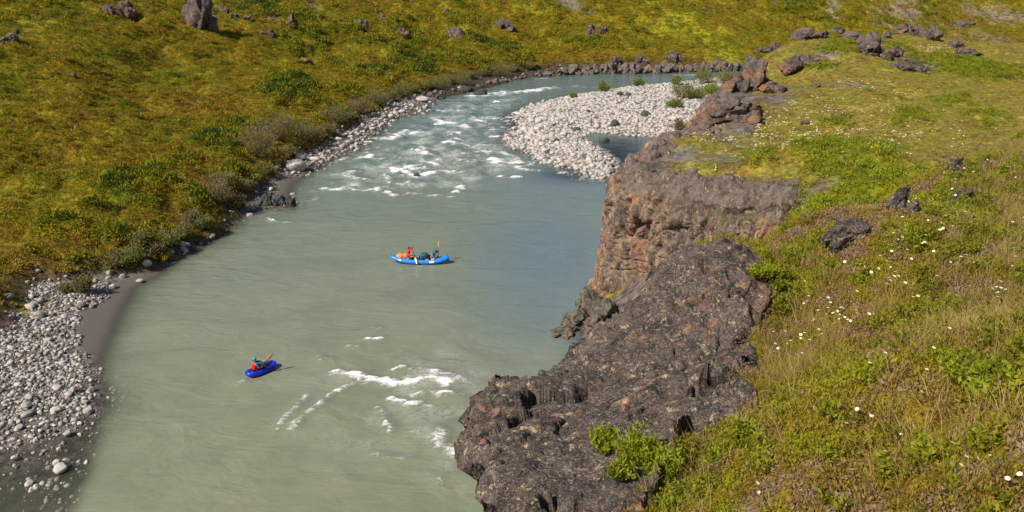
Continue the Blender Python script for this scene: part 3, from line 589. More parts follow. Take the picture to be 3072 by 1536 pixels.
foam = np.zeros(WX.shape); brk = 0.30 + 0.85 * sstep(-0.35, 0.25, fbm(WX / 1.3, WY / 1.1 + 50, o=3)); brk = np.where(WY < 52, 0.80 + 0.25 * brk, brk)
for L, wpx, s in foam_lines:
    pts = [atz(*p) for p in L]; ym = float(np.mean([p[1] for p in pts])); dist = math.hypot(ym, CAM_Z)
    hw = max(wpx * dist / F / (CAM_Z / dist) * 0.52, 0.20)
    warpx = 0.7 * hw * fbm(WX / (hw * 2.5) + 3, WY / (hw * 2.5), o=2); warpy = 1.1 * hw * fbm(WX / (hw * 2.5), WY / (hw * 2.5) + 8, o=2)
    d = dist_line(WX + warpx, WY + warpy, pts); foam = np.maximum(foam, s * np.exp(-(d / hw) ** 2) * brk)
rap_poly = Z0([(760, 440), (900, 360), (1050, 280), (1250, 215), (1350, 230), (1290, 330), (1380, 430), (1180, 500), (800, 490)])
rp = inside(WX, WY, rap_poly).astype(float); drp = dist_line(WX, WY, rap_poly, True); rap = np.where(rp > 0, sstep(0, 5, drp), 0)
rap = np.maximum(rap, 0.5 * blob_field(WX, WY, [(1250, 1180, 260, 150), (1400, 1350, 120, 120)], lambda x, y: 0 * x))
wz = 0.02 * fbm(WX / 1.5, WY / 0.9, o=3) + rap * (0.32 * fbm(WX / 2.6, WY / 1.7 + 20, o=4)) + 0.16 * foam
depth = np.maximum(0, -samp(H, WX, WY)) 
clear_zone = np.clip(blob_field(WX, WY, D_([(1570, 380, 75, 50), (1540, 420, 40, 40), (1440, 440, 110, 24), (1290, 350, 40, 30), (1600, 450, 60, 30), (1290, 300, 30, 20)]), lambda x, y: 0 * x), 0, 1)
blueF = blob_field(WX, WY, D_([(1380, 640, 190, 150), (1420, 480, 190, 60, .8), (1450, 800, 120, 80, .7)]), lambda x, y: 0 * x)  # zones that get the painted blue sky reflection
murk = 0.9 + 4.2 * (1 - clear_zone) ; murk = np.where(samp(shelf, WX, WY) > 0.02, 5.1 - 3.4 * samp(shelf, WX, WY), murk)
alpha = 1 - np.exp(-depth * murk)
alpha = np.clip(np.where(clear_zone > 0.3, np.minimum(alpha, 0.99), alpha), 0.04, 1)
m, n, b = M("river_water", 0.12); b.inputs["IOR"].default_value = 1.33; b.inputs["Specular IOR Level"].default_value = 0.5
p = pos(n)
big = noise(n, 0.10, 6, 0.6, mapping(n, p, (0.7, 1, 1)), 2.2)
base = ramp(n, big, [(0.38, (0.185, 0.205, 0.134)), (0.62, (0.222, 0.238, 0.158))])
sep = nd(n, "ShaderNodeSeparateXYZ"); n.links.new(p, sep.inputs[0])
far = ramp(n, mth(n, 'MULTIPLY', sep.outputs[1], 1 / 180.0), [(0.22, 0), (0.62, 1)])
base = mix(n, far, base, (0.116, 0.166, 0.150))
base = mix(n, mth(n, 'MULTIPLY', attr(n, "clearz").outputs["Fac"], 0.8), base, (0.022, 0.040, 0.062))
base = mix(n, mth(n, 'MULTIPLY', attr(n, "blue").outputs["Fac"], 0.75), base, (0.115, 0.175, 0.215))  # sky reflection painted into the water's base colour
st = noise(n, 0.9, 6, 0.62, mapping(n, p, (0.55, 1.25, 1)), 0.7); base = mix(n, 0.24, base, ramp(n, st, [(0.3, 0.38), (0.7, 0.62)]), 'OVERLAY')
fo = attr(n, "foam").outputs["Fac"]
fn_ = noise(n, 2.2, 10, 0.80, mapping(n, p, (0.8, 1.5, 1)), 0.9)
wisp = noise(n, 1.2, 8, 0.72, mapping(n, p, (1, 1.4, 1)), 2.2)
lace = mth(n, 'SUBTRACT', 1.0, mth(n, 'MULTIPLY', mth(n, 'ABSOLUTE', mth(n, 'SUBTRACT', wisp, 0.5)), 9.0), clamp=True)
fsum = mth(n, 'ADD', mth(n, 'ADD', mth(n, 'MULTIPLY', fo, 0.95), mth(n, 'MULTIPLY', mth(n, 'SUBTRACT', fn_, 0.5), 3.2)), mth(n, 'MULTIPLY', mth(n, 'MULTIPLY', lace, fo), 0.45))
fsum = mth(n, 'MULTIPLY', fsum, mth(n, 'MULTIPLY', fo, 4.0, clamp=True))
fmask = ramp(n, fsum, [(0.44, 0), (0.80, 0.45), (1.35, 1)])
faint = mth(n, 'MULTIPLY', lace, mth(n, 'MULTIPLY', attr(n, "rap").outputs["Fac"], ramp(n, noise(n, 0.35, 4, 0.6, p), [(0.46, 0.0), (0.62, 0.5)])))
fmask = mth(n, 'MAXIMUM', fmask, faint)
c = mix(n, fmask, base, (0.86, 0.86, 0.84)); n.links.new(c, b.inputs["Base Color"])
n.links.new(mth(n, 'ADD', mth(n, 'MULTIPLY', fmask, 0.6), 0.13, clamp=True), b.inputs["Roughness"])
al = attr(n, "alpha").outputs["Fac"]; n.links.new(mth(n, 'MAXIMUM', al, fmask, clamp=True), b.inputs["Alpha"])
w1 = noise(n, 1.6, 6, 0.6, mapping(n, p, (0.6, 1.5, 1)), 0.5); w2 = noise(n, 0.33, 4, 0.55, mapping(n, p, (0.7, 1.2, 1)), 1.2)
hh = mth(n, 'ADD', mth(n, 'MULTIPLY', w1, 0.32), mth(n, 'MULTIPLY', w2, 1.3)); hh = mth(n, 'ADD', hh, mth(n, 'MULTIPLY', fmask, 0.4))
bump(n, hh, 0.55, 0.22, b)
MAT_WATER = m
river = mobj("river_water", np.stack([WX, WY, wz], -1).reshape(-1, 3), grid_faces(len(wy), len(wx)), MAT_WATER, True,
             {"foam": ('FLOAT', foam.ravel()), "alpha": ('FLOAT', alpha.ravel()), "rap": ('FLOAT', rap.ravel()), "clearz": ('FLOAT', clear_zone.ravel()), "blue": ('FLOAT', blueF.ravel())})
tag(river, kind="structure")

# ------------------------------------------------------------------ prototypes: leaf clumps, tufts, stones
def leaves(c, L, wd, nrm_up, r):
    """diamond leaves: centres c (n,3), length L, width wd"""
    n_ = len(c); d = r.normal(size=(n_, 3)); d[:, 2] = np.abs(d[:, 2]) * 0.8 + nrm_up; d /= np.linalg.norm(d, axis=1)[:, None]
    e = np.cross(d, r.normal(size=(n_, 3))); e /= np.linalg.norm(e, axis=1)[:, None] + 1e-9
    L = np.asarray(L).reshape(-1, 1) * r.uniform(0.7, 1.3, (n_, 1)); wd = np.asarray(wd).reshape(-1, 1)
    V = np.stack([c, c + d * L * 0.5 + e * wd * 0.5, c + d * L, c + d * L * 0.5 - e * wd * 0.5], 1).reshape(-1, 3)
    return V, np.arange(4 * n_).reshape(-1, 4)
def dome(n_, r, rad, h, shell=0.5):
    a = r.uniform(0, 2 * np.pi, n_); q = np.sqrt(r.uniform(0, 1, n_)); s = r.uniform(shell, 1, n_)
    top = h * np.sqrt(1 - q ** 2 * 0.92); return np.stack([rad * q * np.cos(a), rad * q * np.sin(a), top * s], 1)
def clump_proto(i, nl=46, rad=0.5, h=0.34, L=0.17, wd=0.10, up=0.35):
    r = np.random.default_rng(100 + i); c = dome(nl, r, rad, h); c[:, :2] += r.normal(0, 0.04, (nl, 2))
    return leaves(c, L, wd, up, r)
def blades(n_, r, spread, hmin, hmax, wd, lean=0.45):
    a = r.uniform(0, 2 * np.pi, n_); q = spread * np.sqrt(r.uniform(0, 1, n_)); b0 = np.stack([q * np.cos(a), q * np.sin(a), 0 * q], 1)
    hh = r.uniform(hmin, hmax, n_); d = r.normal(0, lean, (n_, 2)) + 0.4 * b0[:, :2] / spread; s = np.stack([-np.sin(a), np.cos(a), 0 * a], 1) * wd * 0.5
    m1 = b0 + np.stack([d[:, 0] * hh * 0.35, d[:, 1] * hh * 0.35, hh * 0.6], 1); t = b0 + np.stack([d[:, 0] * hh, d[:, 1] * hh, hh * 0.95], 1)
    V = np.stack([b0 - s, b0 + s, m1 + s * 0.8, m1 - s * 0.8, t], 1).reshape(-1, 3); k = np.arange(n_)[:, None] * 5
    return V, np.concatenate([k + np.array([[0, 1, 2, 3]]), k + np.array([[3, 2, 4, 4]])], 0)
def ico(sub):
    bm = bmesh.new(); bmesh.ops.create_icosphere(bm, subdivisions=sub, radius=1.0)
    V = np.array([v.co[:] for v in bm.verts]); Fc = np.array([[v.index for v in f.verts] for f in bm.faces]); bm.free(); return V, Fc
ICO = {s: ico(s) for s in (2, 3, 4, 5)}
def stone(seed, sub=3, cuts=0, rough=0.12, sq=(1, 0.8, 0.6), fine=0.0, cdep=(0.55, 0.85)):
    V, Fc = ICO[sub]; V = V.copy(); r = np.random.default_rng(seed)
    for _ in range(cuts):
        nn = r.normal(size=3); nn /= np.linalg.norm(nn); d = r.uniform(*cdep); q = V @ nn; V -= np.maximum(q - d, 0)[:, None] * nn * 0.95
    o = r.uniform(0, 90, 3); n0 = V / (np.linalg.norm(V, axis=1)[:, None] + 1e-9)
    V = V + n0 * (rough * fbm(V[:, 0] * 1.4 + o[0], V[:, 1] * 1.4 + o[1], V[:, 2] * 1.4 + o[2], o=3))[:, None]
    if fine: V = V + n0 * (fine * ridged(V[:, 0] * 3 + o[1], V[:, 1] * 3 + o[2], V[:, 2] * 3, o=4) - fine)[:, None]
    return V * np.array(sq), Fc

def scatter(name, P, rotz, scl, pick, tintv, protos, mat, tilt=None):
    """one object of uncountable cover: geometry nodes put the prototype meshes on measured points"""
    coll = bpy.data.collections.new(name + "_kinds")
    for i, (V, Fc) in enumerate(protos):
        if Fc.shape[1] == 4 and (Fc[:, 2] == Fc[:, 3]).any():
            q = Fc[Fc[:, 2] != Fc[:, 3]]; t = Fc[Fc[:, 2] == Fc[:, 3]][:, :3]
            Fc = np.concatenate([q[:, [0, 1, 2]], q[:, [0, 2, 3]], t], 0)
        coll.objects.link(bpy.data.objects.new("kind_%02d" % i, np_mesh("kind", V, Fc, mat, mat in (MAT_COB_I, MAT_COBD_I))))
    me = bpy.data.meshes.new(name); N_ = len(P); me.vertices.add(N_); me.vertices.foreach_set("co", np.asarray(P, np.float32).ravel())
    rot = np.zeros((N_, 3), np.float32); rot[:, 2] = rotz
    if tilt is not None: rot[:, :2] = tilt
    a = me.attributes.new("rot", 'FLOAT_VECTOR', 'POINT'); a.data.foreach_set("vector", rot.ravel())
    scl = np.asarray(scl, np.float32); scl = np.repeat(scl[:, None], 3, 1) if scl.ndim == 1 else scl
    a = me.attributes.new("scl", 'FLOAT_VECTOR', 'POINT'); a.data.foreach_set("vector", np.ascontiguousarray(scl, np.float32).ravel())
    a = me.attributes.new("pick", 'INT', 'POINT'); a.data.foreach_set("value", np.asarray(pick, np.int32))
    a = me.attributes.new("tint", 'FLOAT', 'POINT'); a.data.foreach_set("value", np.asarray(tintv, np.float32))
    me.materials.append(mat); o = link(bpy.data.objects.new(name, me))
    g = bpy.data.node_groups.new(name, 'GeometryNodeTree')
    g.interface.new_socket("Geometry", in_out='INPUT', socket_type='NodeSocketGeometry'); g.interface.new_socket("Geometry", in_out='OUTPUT', socket_type='NodeSocketGeometry')
    gi, go = g.nodes.new('NodeGroupInput'), g.nodes.new('NodeGroupOutput'); ci = g.nodes.new('GeometryNodeCollectionInfo')
    ci.inputs["Collection"].default_value = coll; ci.inputs["Separate Children"].default_value = True; ci.inputs["Reset Children"].default_value = True
    ip = g.nodes.new('GeometryNodeInstanceOnPoints'); ip.inputs["Pick Instance"].default_value = True
    for an, typ, sock in (("rot", 'FLOAT_VECTOR', "Rotation"), ("scl", 'FLOAT_VECTOR', "Scale"), ("pick", 'INT', "Instance Index")):
        na = g.nodes.new('GeometryNodeInputNamedAttribute'); na.data_type = typ; na.inputs[0].default_value = an
        g.links.new([s for s in na.outputs if s.enabled][0], ip.inputs[sock])
    g.links.new(gi.outputs[0], ip.inputs["Points"]); g.links.new(ci.outputs[0], ip.inputs["Instance"]); g.links.new(ip.outputs[0], go.inputs[0])
    md = o.modifiers.new("cover", 'NODES'); md.node_group = g
    return tag(o, kind="stuff")
def pts_in(n_, x0, x1, y0, y1):
    return rng.uniform(x0, x1, n_), rng.uniform(y0, y1, n_)

# ---- ground cover on the far bank and the hills
CL = [clump_proto(i) for i in range(5)]
MAT_MAT_I = leaf_mat("willow_mat_leaf", 'I', 0.35, 1.0, [(0, (0.13, 0.15, 0.014)), (0.5, (0.24, 0.27, 0.014)), (0.75, (0.30, 0.34, 0.018)), (1, (0.36, 0.40, 0.02))])
MAT_HEATHP_I = leaf_mat("heath_top_leaf", 'I', 0.3, 1.0, [(0, (0.20, 0.105, 0.07)), (0.22, (0.42, 0.32, 0.12)), (0.45, (0.37, 0.31, 0.05)), (0.7, (0.27, 0.28, 0.022)), (1, (0.18, 0.23, 0.014))])
def cover(n_, box, mask_fn, smin, smax, name, tofs=0.0, hz=1.0, zoff=-0.03, mat=None):
    x, y = pts_in(n_, *box); z = samp(H, x, y); k = in_view(x, y, z, 300) & (rng.uniform(0, 1, n_) < mask_fn(x, y)); x, y, z = x[k], y[k], z[k]; N_ = len(x)
    s = rng.uniform(smin, smax, N_) * (1 + np.clip(y - 60, 0, 200) / 260)
    t = np.clip(samp(tint, x, y) + rng.normal(0, 0.14, N_) + tofs, 0, 1)
    return scatter(name, np.stack([x, y, z + zoff], 1), rng.uniform(0, 6.28, N_), np.stack([s, s, s * hz * rng.uniform(0.6, 1.2, N_)], 1), rng.integers(0, 5, N_), t, CL, mat or MAT_LEAF_I)
vegL = (in_v & (~is_r)).astype(float) * (1 - 0.92 * screeM) * (1 - 0.6 * np.clip(greenF, 0, 1)) * np.clip(d_v / 0.8, 0.1, 1)
o = cover(700000, (-130, 150, 30, 290), lambda x, y: samp(vegL, x, y) * np.clip(0.62 + 0.9 * samp(nS, x, y), 0.12, 1) * np.clip(110 / (y + 12), 0.40, 1), 0.26, 0.78, "tundra_plants", 0.06, 1.15)
tag(o, "low mossy tundra plants covering the far bank and hillsides", "ground cover")
o = cover(260000, (-110, 120, 30, 270), lambda x, y: np.clip(samp(shrubM, x, y) * 1.6, 0, 1), 0.50, 1.25, "shrubbery", 0.06, 1.45, 0.0)
tag(o, "dense dark green dwarf shrubs massed on the far hillside and bank", "shrubs")
# plateau and gully on the right bank
pl_grn = pl_grn * (1 - near_dom); vegR = is_r.astype(float) * (1 - plR) * (1 - 0.95 * near_dom)
o = cover(230000, (3, 100, 20, 120), lambda x, y: samp(vegR, x, y) * np.clip(0.40 + 0.8 * samp(nS, x, y), 0.08, 1), 0.16, 0.46, "heath_plants", 0.10, 0.8, mat=MAT_HEATHP_I)
tag(o, "short ochre and green heath plants on the flat clifftop", "ground cover")
o = cover(110000, (5, 100, 20, 120), lambda x, y: samp(pl_grn, x, y) * np.clip(0.45 + 1.3 * fbm(x / 0.9, y / 0.9, o=2), 0.06, 1.2), 0.34, 0.80, "dwarf_willow_shrubbery", -0.12, 1.25, 0.0, mat=MAT_MAT_I)
tag(o, "bright green dwarf willow mats on the clifftop and in the gully", "shrubs")
MAT_PETAL_I = leaf_mat("petal_cover", 'I', 0.2, 1.0, [(0, (0.78, 0.70, 0.34)), (1, (0.85, 0.80, 0.62))])
x, y = pts_in(60000, 5, 60, 40, 100)
yf = blob_field(x, y, D_([(1860, 345, 130, 20), (1950, 370, 120, 24), (1780, 340, 60, 10), (1900, 310, 130, 24, .8), (2050, 330, 150, 40, .45), (2100, 280, 150, 30, .35), (2250, 350, 150, 40, .3), (1830, 425, 80, 12, .5), (2350, 110, 60, 8, .6), (2200, 220, 120, 20, .3)]))
z = samp(H, x, y); k = in_view(x, y, z) & (rng.uniform(0, 1, len(x)) < yf * 0.75 * np.clip(0.5 + 1.6 * fbm(x / 1.3, y / 1.3, o=3), 0, 1)) & (samp(plR, x, y) < 0.7) & (samp(is_r.astype(float), x, y) > 0.9); x, y, z = x[k], y[k], z[k]; N_ = len(x)
r0 = np.random.default_rng(5); dp = [leaves(np.stack([r0.normal(0, 0.03, 5), r0.normal(0, 0.03, 5), np.full(5, 0.12)], 1), 0.09, 0.08, 0.2, r0) for _ in range(3)]
o = scatter("meadow_blossoms", np.stack([x, y, z], 1), rng.uniform(0, 6, N_), rng.uniform(0.5, 1.05, N_), rng.integers(0, 3, N_), rng.uniform(0, 1, N_), dp, MAT_PETAL_I)
tag(o, "tiny pale yellow blossoms sprinkled over the clifftop heath", "blossoms")

# ---- cobbles
CB = [stone(300 + i, 2, 2, 0.16, (1, 0.78, 0.58)) for i in range(6)]
def cobbles(n_, box, mask, smin, smax, name, mat, pw=2.2, sink=0.25):
    x, y = pts_in(n_, *box); z = samp(H, x, y); k = in_view(x, y, z, 380) & (z < 1.9) & (rng.uniform(0, 1, n_) < mask(x, y, z)); x, y, z = x[k], y[k], z[k]; N_ = len(x)
    s = smin + (smax - smin) * rng.uniform(0, 1, N_) ** pw
    return scatter(name, np.stack([x, y, z + s * sink], 1), rng.uniform(0, 6.28, N_), s, rng.integers(0, 6, N_), rng.uniform(0, 1, N_), CB, mat, rng.normal(0, 0.2, (N_, 2)))
barf = barM.astype(float) * (1 - mossM); d_bar = d_w
def bar_mask(x, y, z):
    b_ = samp(barf, x, y); u_, v_, _ = project(x, y, z)
    return np.clip(b_ * np.clip(0.9 - 0.5 * sstep(14, 26, x) * sstep(85, 100, y), 0.2, 1) + (b_ > 0.01) * 0, 0, 1)
o = cobbles(52000, (-2, 48, 66, 142), bar_mask, 0.09, 0.34, "bar_cobbles", MAT_COB_I, 1.8); tag(o, "bleached rounded cobbles covering the mid-river gravel bar", "cobbles")
pool_poly = [atz(x * DK, y * DK) for x, y in [(1450, 336), (1560, 339), (1720, 343), (1700, 480), (1560, 470), (1540, 462), (1536, 425), (1514, 384), (1482, 362), (1450, 348)]]
shal = (~inside(GX, GY, pool_poly) & (in_w) & (GX > -1) & (GY > 62) & (GY < 130) & (d_w < 3.2)).astype(float)
o = cobbles(5200, (-4, 26, 62, 120), lambda x, y, z: (samp(shal, x, y) > .5) * np.clip(0.55 - 0.2 * samp(d_w, x, y), 0, 1) * (z > -0.8), 0.14, 0.36, "shallow_cobbles", MAT_COB_I, 1.6, 0.9); tag(o, "half drowned cobbles in the shallows around the mid-river bar", "cobbles")
lowM = ((~in_v) & (~is_r) & (~sandM) & (GX < -8) & (GY < 50)).astype(float) * (1 - 0.8 * mossM)
lowM = np.maximum(lowM * np.clip((H + 0.02) / 0.22, 0.12, 1), (in_w & (shelf > 0.2)) * 0.05)
o = cobbles(210000, (-46, -10, 14, 54), lambda x, y, z: samp(lowM, x, y) * 0.9 * np.clip(0.75 + 0.8 * fbm(x / 1.6, y / 1.6, o=3), 0.15, 1), 0.03, 0.16, "shore_cobbles", MAT_COBD_I, 4.0); tag(o, "grey shingle and cobbles on the lower left shore", "cobbles")
stripM = ((~in_v) & (~is_r) & (~sandM) & (GY > 44) & (GX < 8 + (GY - 100) * 0.4) & (~barM)).astype(float) * (samp(d_w, GX, GY) > 0.1)
stripM = stripM * np.where(GY > 120, 0.06, 1.0)
stripM = np.maximum(stripM, (in_v & (~is_r) & (d_v < 0.8) & (GY < 118)) * 0.5)
o = cobbles(60000, (-30, 60, 44, 165), lambda x, y, z: samp(stripM, x, y) * np.where((y < 66) & (y > 47), 0.25, 0.8), 0.08, 0.34, "bank_cobbles", MAT_COBD_I, 2.0); tag(o, "mixed grey and tan stones lining the far bank", "cobbles")

# countable boulders: objects of their own
def copy_mesh_obj(name, me, loc, rot, scale):
    o = bpy.data.objects.new(name, me); link(o); o.location = loc; o.rotation_euler = rot; o.scale = scale; return o
BM = [np_mesh("river_boulder", *stone(500 + i, 3, 4, 0.16, (1, 0.8, 0.62), 0.01), MAT_COB, True) for i in range(8)]
placed = []
def try_place(u, v, w_px, label, group, mat_me=None, name="river_boulder", cat="boulder", lift=0.30):
    x, y, z, t = hit(u, v)
    if z < -0.15 and not group: (x, y), z = atz(u, v), -0.1
    s = w_px * t / F / 2
    if cat == 'boulder' and name == 'river_boulder' and group and (z < -0.12 or z > 2.2): return None
    me = mat_me or BM[random.randrange(len(BM))]
    o = copy_mesh_obj(name, me, (x, y, z + s * lift), (random.uniform(-.2, .2), random.uniform(-.2, .2), random.uniform(0, 6.28)), (s, s, s * random.uniform(0.8, 1.1)))
    return tag(o, label, cat, group)
poly_px = lambda L: [(x * DK, y * DK) for x, y in L]
LM = [(1305, 300, 'at its upstream point'), (1290, 360, 'at its outer river corner'), (1400, 262, 'along its far brim'), (1500, 243, 'by the brim willows'), (1450, 300, 'on its crown'), (1385, 385, 'on its downstream river edge'), (1470, 345, 'at the head of the pool'), (1500, 425, 'where it tapers into the shallows'), (1530, 385, 'along the pool'),
      (1604, 228, 'below the middle edge willow'), (1690, 262, 'by the cushion willow'), (1600, 320, 'on the pool side'), (1700, 320, 'by the cliff foot'), (1440, 395, 'on the middle of the low tip')]
LS = [(40, 860, 'below the mossy ground'), (150, 830, 'behind the muddy beach'), (225, 910, 'at the corner of the muddy beach'), (60, 960, 'at the left frame edge'), (150, 960, 'midway across the shingle'), (235, 1010, 'at the water edge'), (60, 1060, 'above the shallow white stones'), (170, 1060, 'at the brink of the shallows')]
LR = [(770, 425, 'next to the big cream boulder'), (840, 385, 'below the olive willow'), (920, 340, 'at the middle of the stony strip'), (1000, 290, 'below the twiggy willow'), (1050, 265, 'at the upstream end of the strip')]
def near_phrase(u, v, lm): return min(lm, key=lambda q: (q[0] - u) ** 2 + ((q[1] - v) * 1.8) ** 2)[2]
def fill(poly, n_, wmin, wmax, label, group, spacing=1.0, **k):
    px = [p[0] for p in poly]; py = [p[1] for p in poly]; got = []; tries = 0
    while len(got) < n_ and tries < n_ * 60:
        tries += 1; u = random.uniform(min(px), max(px)); v = random.uniform(min(py), max(py))
        if not inside(np.array(u), np.array(v), poly): continue
        w = wmin + (wmax - wmin) * random.random() ** 1.6; w *= (0.75 + 0.5 * (v - min(py)) / (max(py) - min(py) + 1)) * (0.82 if 'bar' in group else 1.0)
        if any((u - a) ** 2 + ((v - b) * 1.8) ** 2 < (0.5 * spacing * (w + c)) ** 2 for a, b, c in got): continue
        got.append((u, v, w)); lm = LM if 'bar' in group else LS if 'shore' in group else LR
        sz = 'biggest-class' if w > wmin + 0.62 * (wmax - wmin) else 'medium' if w > wmin + 0.3 * (wmax - wmin) else 'small'
        try_place(u, v, w, sz.replace('biggest-class', 'big') + ' ' + label + ' ' + near_phrase(u / DK, v / DK, lm), group, **k)
fill(poly_px([(1300, 350), (1330, 280), (1420, 250), (1500, 245), (1560, 260), (1500, 330), (1440, 350), (1370, 370)]), 95, 17, 36, "bleached boulder of the river bar", "pale boulders on the river bar")
fill(poly_px([(1310, 375), (1380, 355), (1460, 365), (1520, 400), (1535, 440), (1490, 430), (1400, 405)]), 62, 15, 32, "pale rounded boulder of the river bar", "pale boulders on the river bar tip")
fill(poly_px([(1560, 225), (1690, 220), (1730, 260), (1720, 330), (1600, 335), (1520, 325), (1570, 260)]), 40, 12, 26, "whitish stone of the inner river bar", "whitish stones on the inner bar")
fill(poly_px([(10, 880), (90, 800), (200, 900), (240, 960), (230, 1060), (130, 1090), (10, 1100)]), 60, 12, 32, "pale stone on the lower left shore", "pale stones on the lower left shore", spacing=1.6)
fill(poly_px([(760, 425), (850, 385), (920, 340), (1000, 290), (1050, 265), (1040, 258), (960, 300), (880, 345), (790, 400)]), 26, 14, 30, "tan stone beside the rapids", "tan stones beside the rapids", mat_me=None)
for u, v, w, lb in [(155, 1190, 42, "large white angular stone standing in the shallows of the lower left corner"), (75, 1225, 30, "white stone second from the left in the shallow row at lower left"), (92, 1232, 24, "small white stone wedged in the middle of the shallow row at lower left"),
                    (108, 1222, 18, "smallest white stone at the right end of the shallow row at lower left"), (80, 1238, 20, "rounded white stone lowest in the shallow row at lower left"), (145, 1172, 26, "flat pale stone against the large white angular stone"),
                    (68, 1027, 28, "round cream stone on wet shingle near the lower left water edge"), (185, 987, 24, "oval white stone alone on fine shingle at lower left"), (172, 1097, 24, "pale round stone at the shingle brink by the shallows"), (218, 1163, 18, "tan stone partly sunk right of the white angular stone"),
                    (50, 1080, 22, "pale cobble in the shallows near the left frame edge"), (38, 1158, 20, "half sunk pale stone at the left frame edge")]:
    try_place(u * DK, v * DK, w * DK * 0.95, lb, None, lift=0.75)
DKM = [np_mesh("dark_boulder", *stone(560 + i, 3, 7, 0.14, (1, 0.75, 0.62), 0.03), MAT_DARKR, True) for i in range(4)]
for u, v, w, lb in [(1520, 357, 30, "dark green wedge-shaped boulder in the blue pool by the cliff"), (1378, 387, 26, "flat dark green boulder at the downstream edge of the bar"), (1545, 316, 30, "dark plum boulder in the middle of the bar"), (1290, 313, 20, "dark green stone at the upstream point of the bar"),
                    (1450, 330, 24, "dark stone sunk in cobbles above the pool"), (1625, 292, 30, "low dark slab on the inner bar near the bushes"), (1395, 317, 16, "small dark green stone high on the bar"), (1480, 283, 20, "dark grey flat stone on the crown of the bar"),
                    (1048, 443, 20, "dark boulder breaking through the white rapids"), (1091, 279, 10, "small dark rock at the head of the rapids by the far bank"), (1578, 243, 22, "grey-green flat stone near the top bushes of the bar")]:
    try_place(u * DK, v * DK, w * DK, lb, None, random.choice(DKM), "dark_boulder", lift=0.30 if u != 1048 else 0.5)

# ------------------------------------------------------------------ crags and rocks
def block(seed, sub, fine):
    V, Fc = ICO[sub]; V = V.copy(); r = np.random.default_rng(seed); B = np.linalg.qr(r.normal(size=(3, 3)))[0]
    for k in range(14):
        nn = B[k % 3] * (1 if k % 2 else -1) + r.normal(0, 0.28, 3); nn /= np.linalg.norm(nn); d = r.uniform(0.42, 0.78); q = V @ nn; V -= np.maximum(q - d, 0)[:, None] * nn
    o = r.uniform(0, 90, 3); n0 = V / (np.linalg.norm(V, axis=1)[:, None] + 1e-9); V = V / np.abs(V).max(0)
    V = V + n0 * (0.14 * fbm(V[:, 0] * 1.7 + o[0], V[:, 1] * 1.7 + o[1], V[:, 2] * 1.7 + o[2], o=3) + 0.26 * facets(V[:, 0] * 1.6 + o[0], V[:, 1] * 1.6 + o[1], V[:, 2] * 1.2 + o[2], 0.9) + 0.11 * facets(V[:, 0] * 4 + o[0], V[:, 1] * 4 + o[1], V[:, 2] * 3 + o[2], 0.9))[:, None]
    return V, Fc
def crag(u, v, w, h, label, mat=MAT_CRAG, seed=0, name="rock", cat="rock", deep=0.8, fn=None, sub=4, cuts=16, sink=0.18, fine=0.05, lean=0.0, rz=None, group=None, n_sub=None):
    if fn is None and h > 0.75 * w and w < 60: w, h = w * 1.3, h * 0.85
    w *= 1.15 if mat is not MAT_COB else 1.0; sink = max(sink, 0.30) if mat is not MAT_COB else sink
    x, y, z, t = hit(u, v, fn)
    if z < -0.15: (x, y), z = atz(u, v), -0.1; t = y * cp + CAM_Z * sp
    W_ = w * t / F / 2; H_ = h * t / F / 0.94; r = np.random.default_rng(4000 + seed)
    smooth_stone = mat is MAT_COB
    if smooth_stone:
        V, Fc = stone(900 + seed, sub, cuts, 0.10, (1, 1, 1), fine, (0.6, 0.9)); V = V / np.abs(V).max(0)
    else:
        ps = [(block(900 + seed, sub, fine)[0] * [0.80, 0.85, 1.0], ICO[sub][1])]
        for k in range((7 if w > 60 else 5 if w > 30 else 3) if n_sub is None else n_sub):
            Vb, Fb = block(1700 + seed * 7 + k, max(3, sub - 1), fine); sz = r.uniform(0.32, 0.60); hz_ = r.uniform(0.28, 0.85)
            ps.append((Vb * [sz, sz, hz_] + [r.choice([-1, 1]) * r.uniform(0.35, 0.72), r.uniform(-0.7, 0.4), hz_ - 1.0], Fb))
        V, Fc = join_np(ps); V[:, 0] /= np.abs(V[:, 0]).max(); V[:, 2] = np.clip(V[:, 2], -1.1, 1.1)
    V = V * np.array([W_, W_ * deep, H_ * (1 + sink) / 2]); V[:, 2] += H_ * (1 + sink) / 2 - H_ * sink; V[:, 0] += V[:, 2] * lean
    o = mobj(name, V, Fc, mat, smooth_stone, loc=(x, y + W_ * deep * 0.5, z)); o.rotation_euler.z = (random.uniform(-.2, .2) if rz is None else rz)
    return tag(o, label, cat, group)
def join_np(ps):
    Vs, Fs, o_ = [], [], 0
    for V, Fc in ps: Vs.append(V); Fs.append(Fc + o_); o_ += len(V)
    return np.vstack(Vs), np.vstack(Fs)
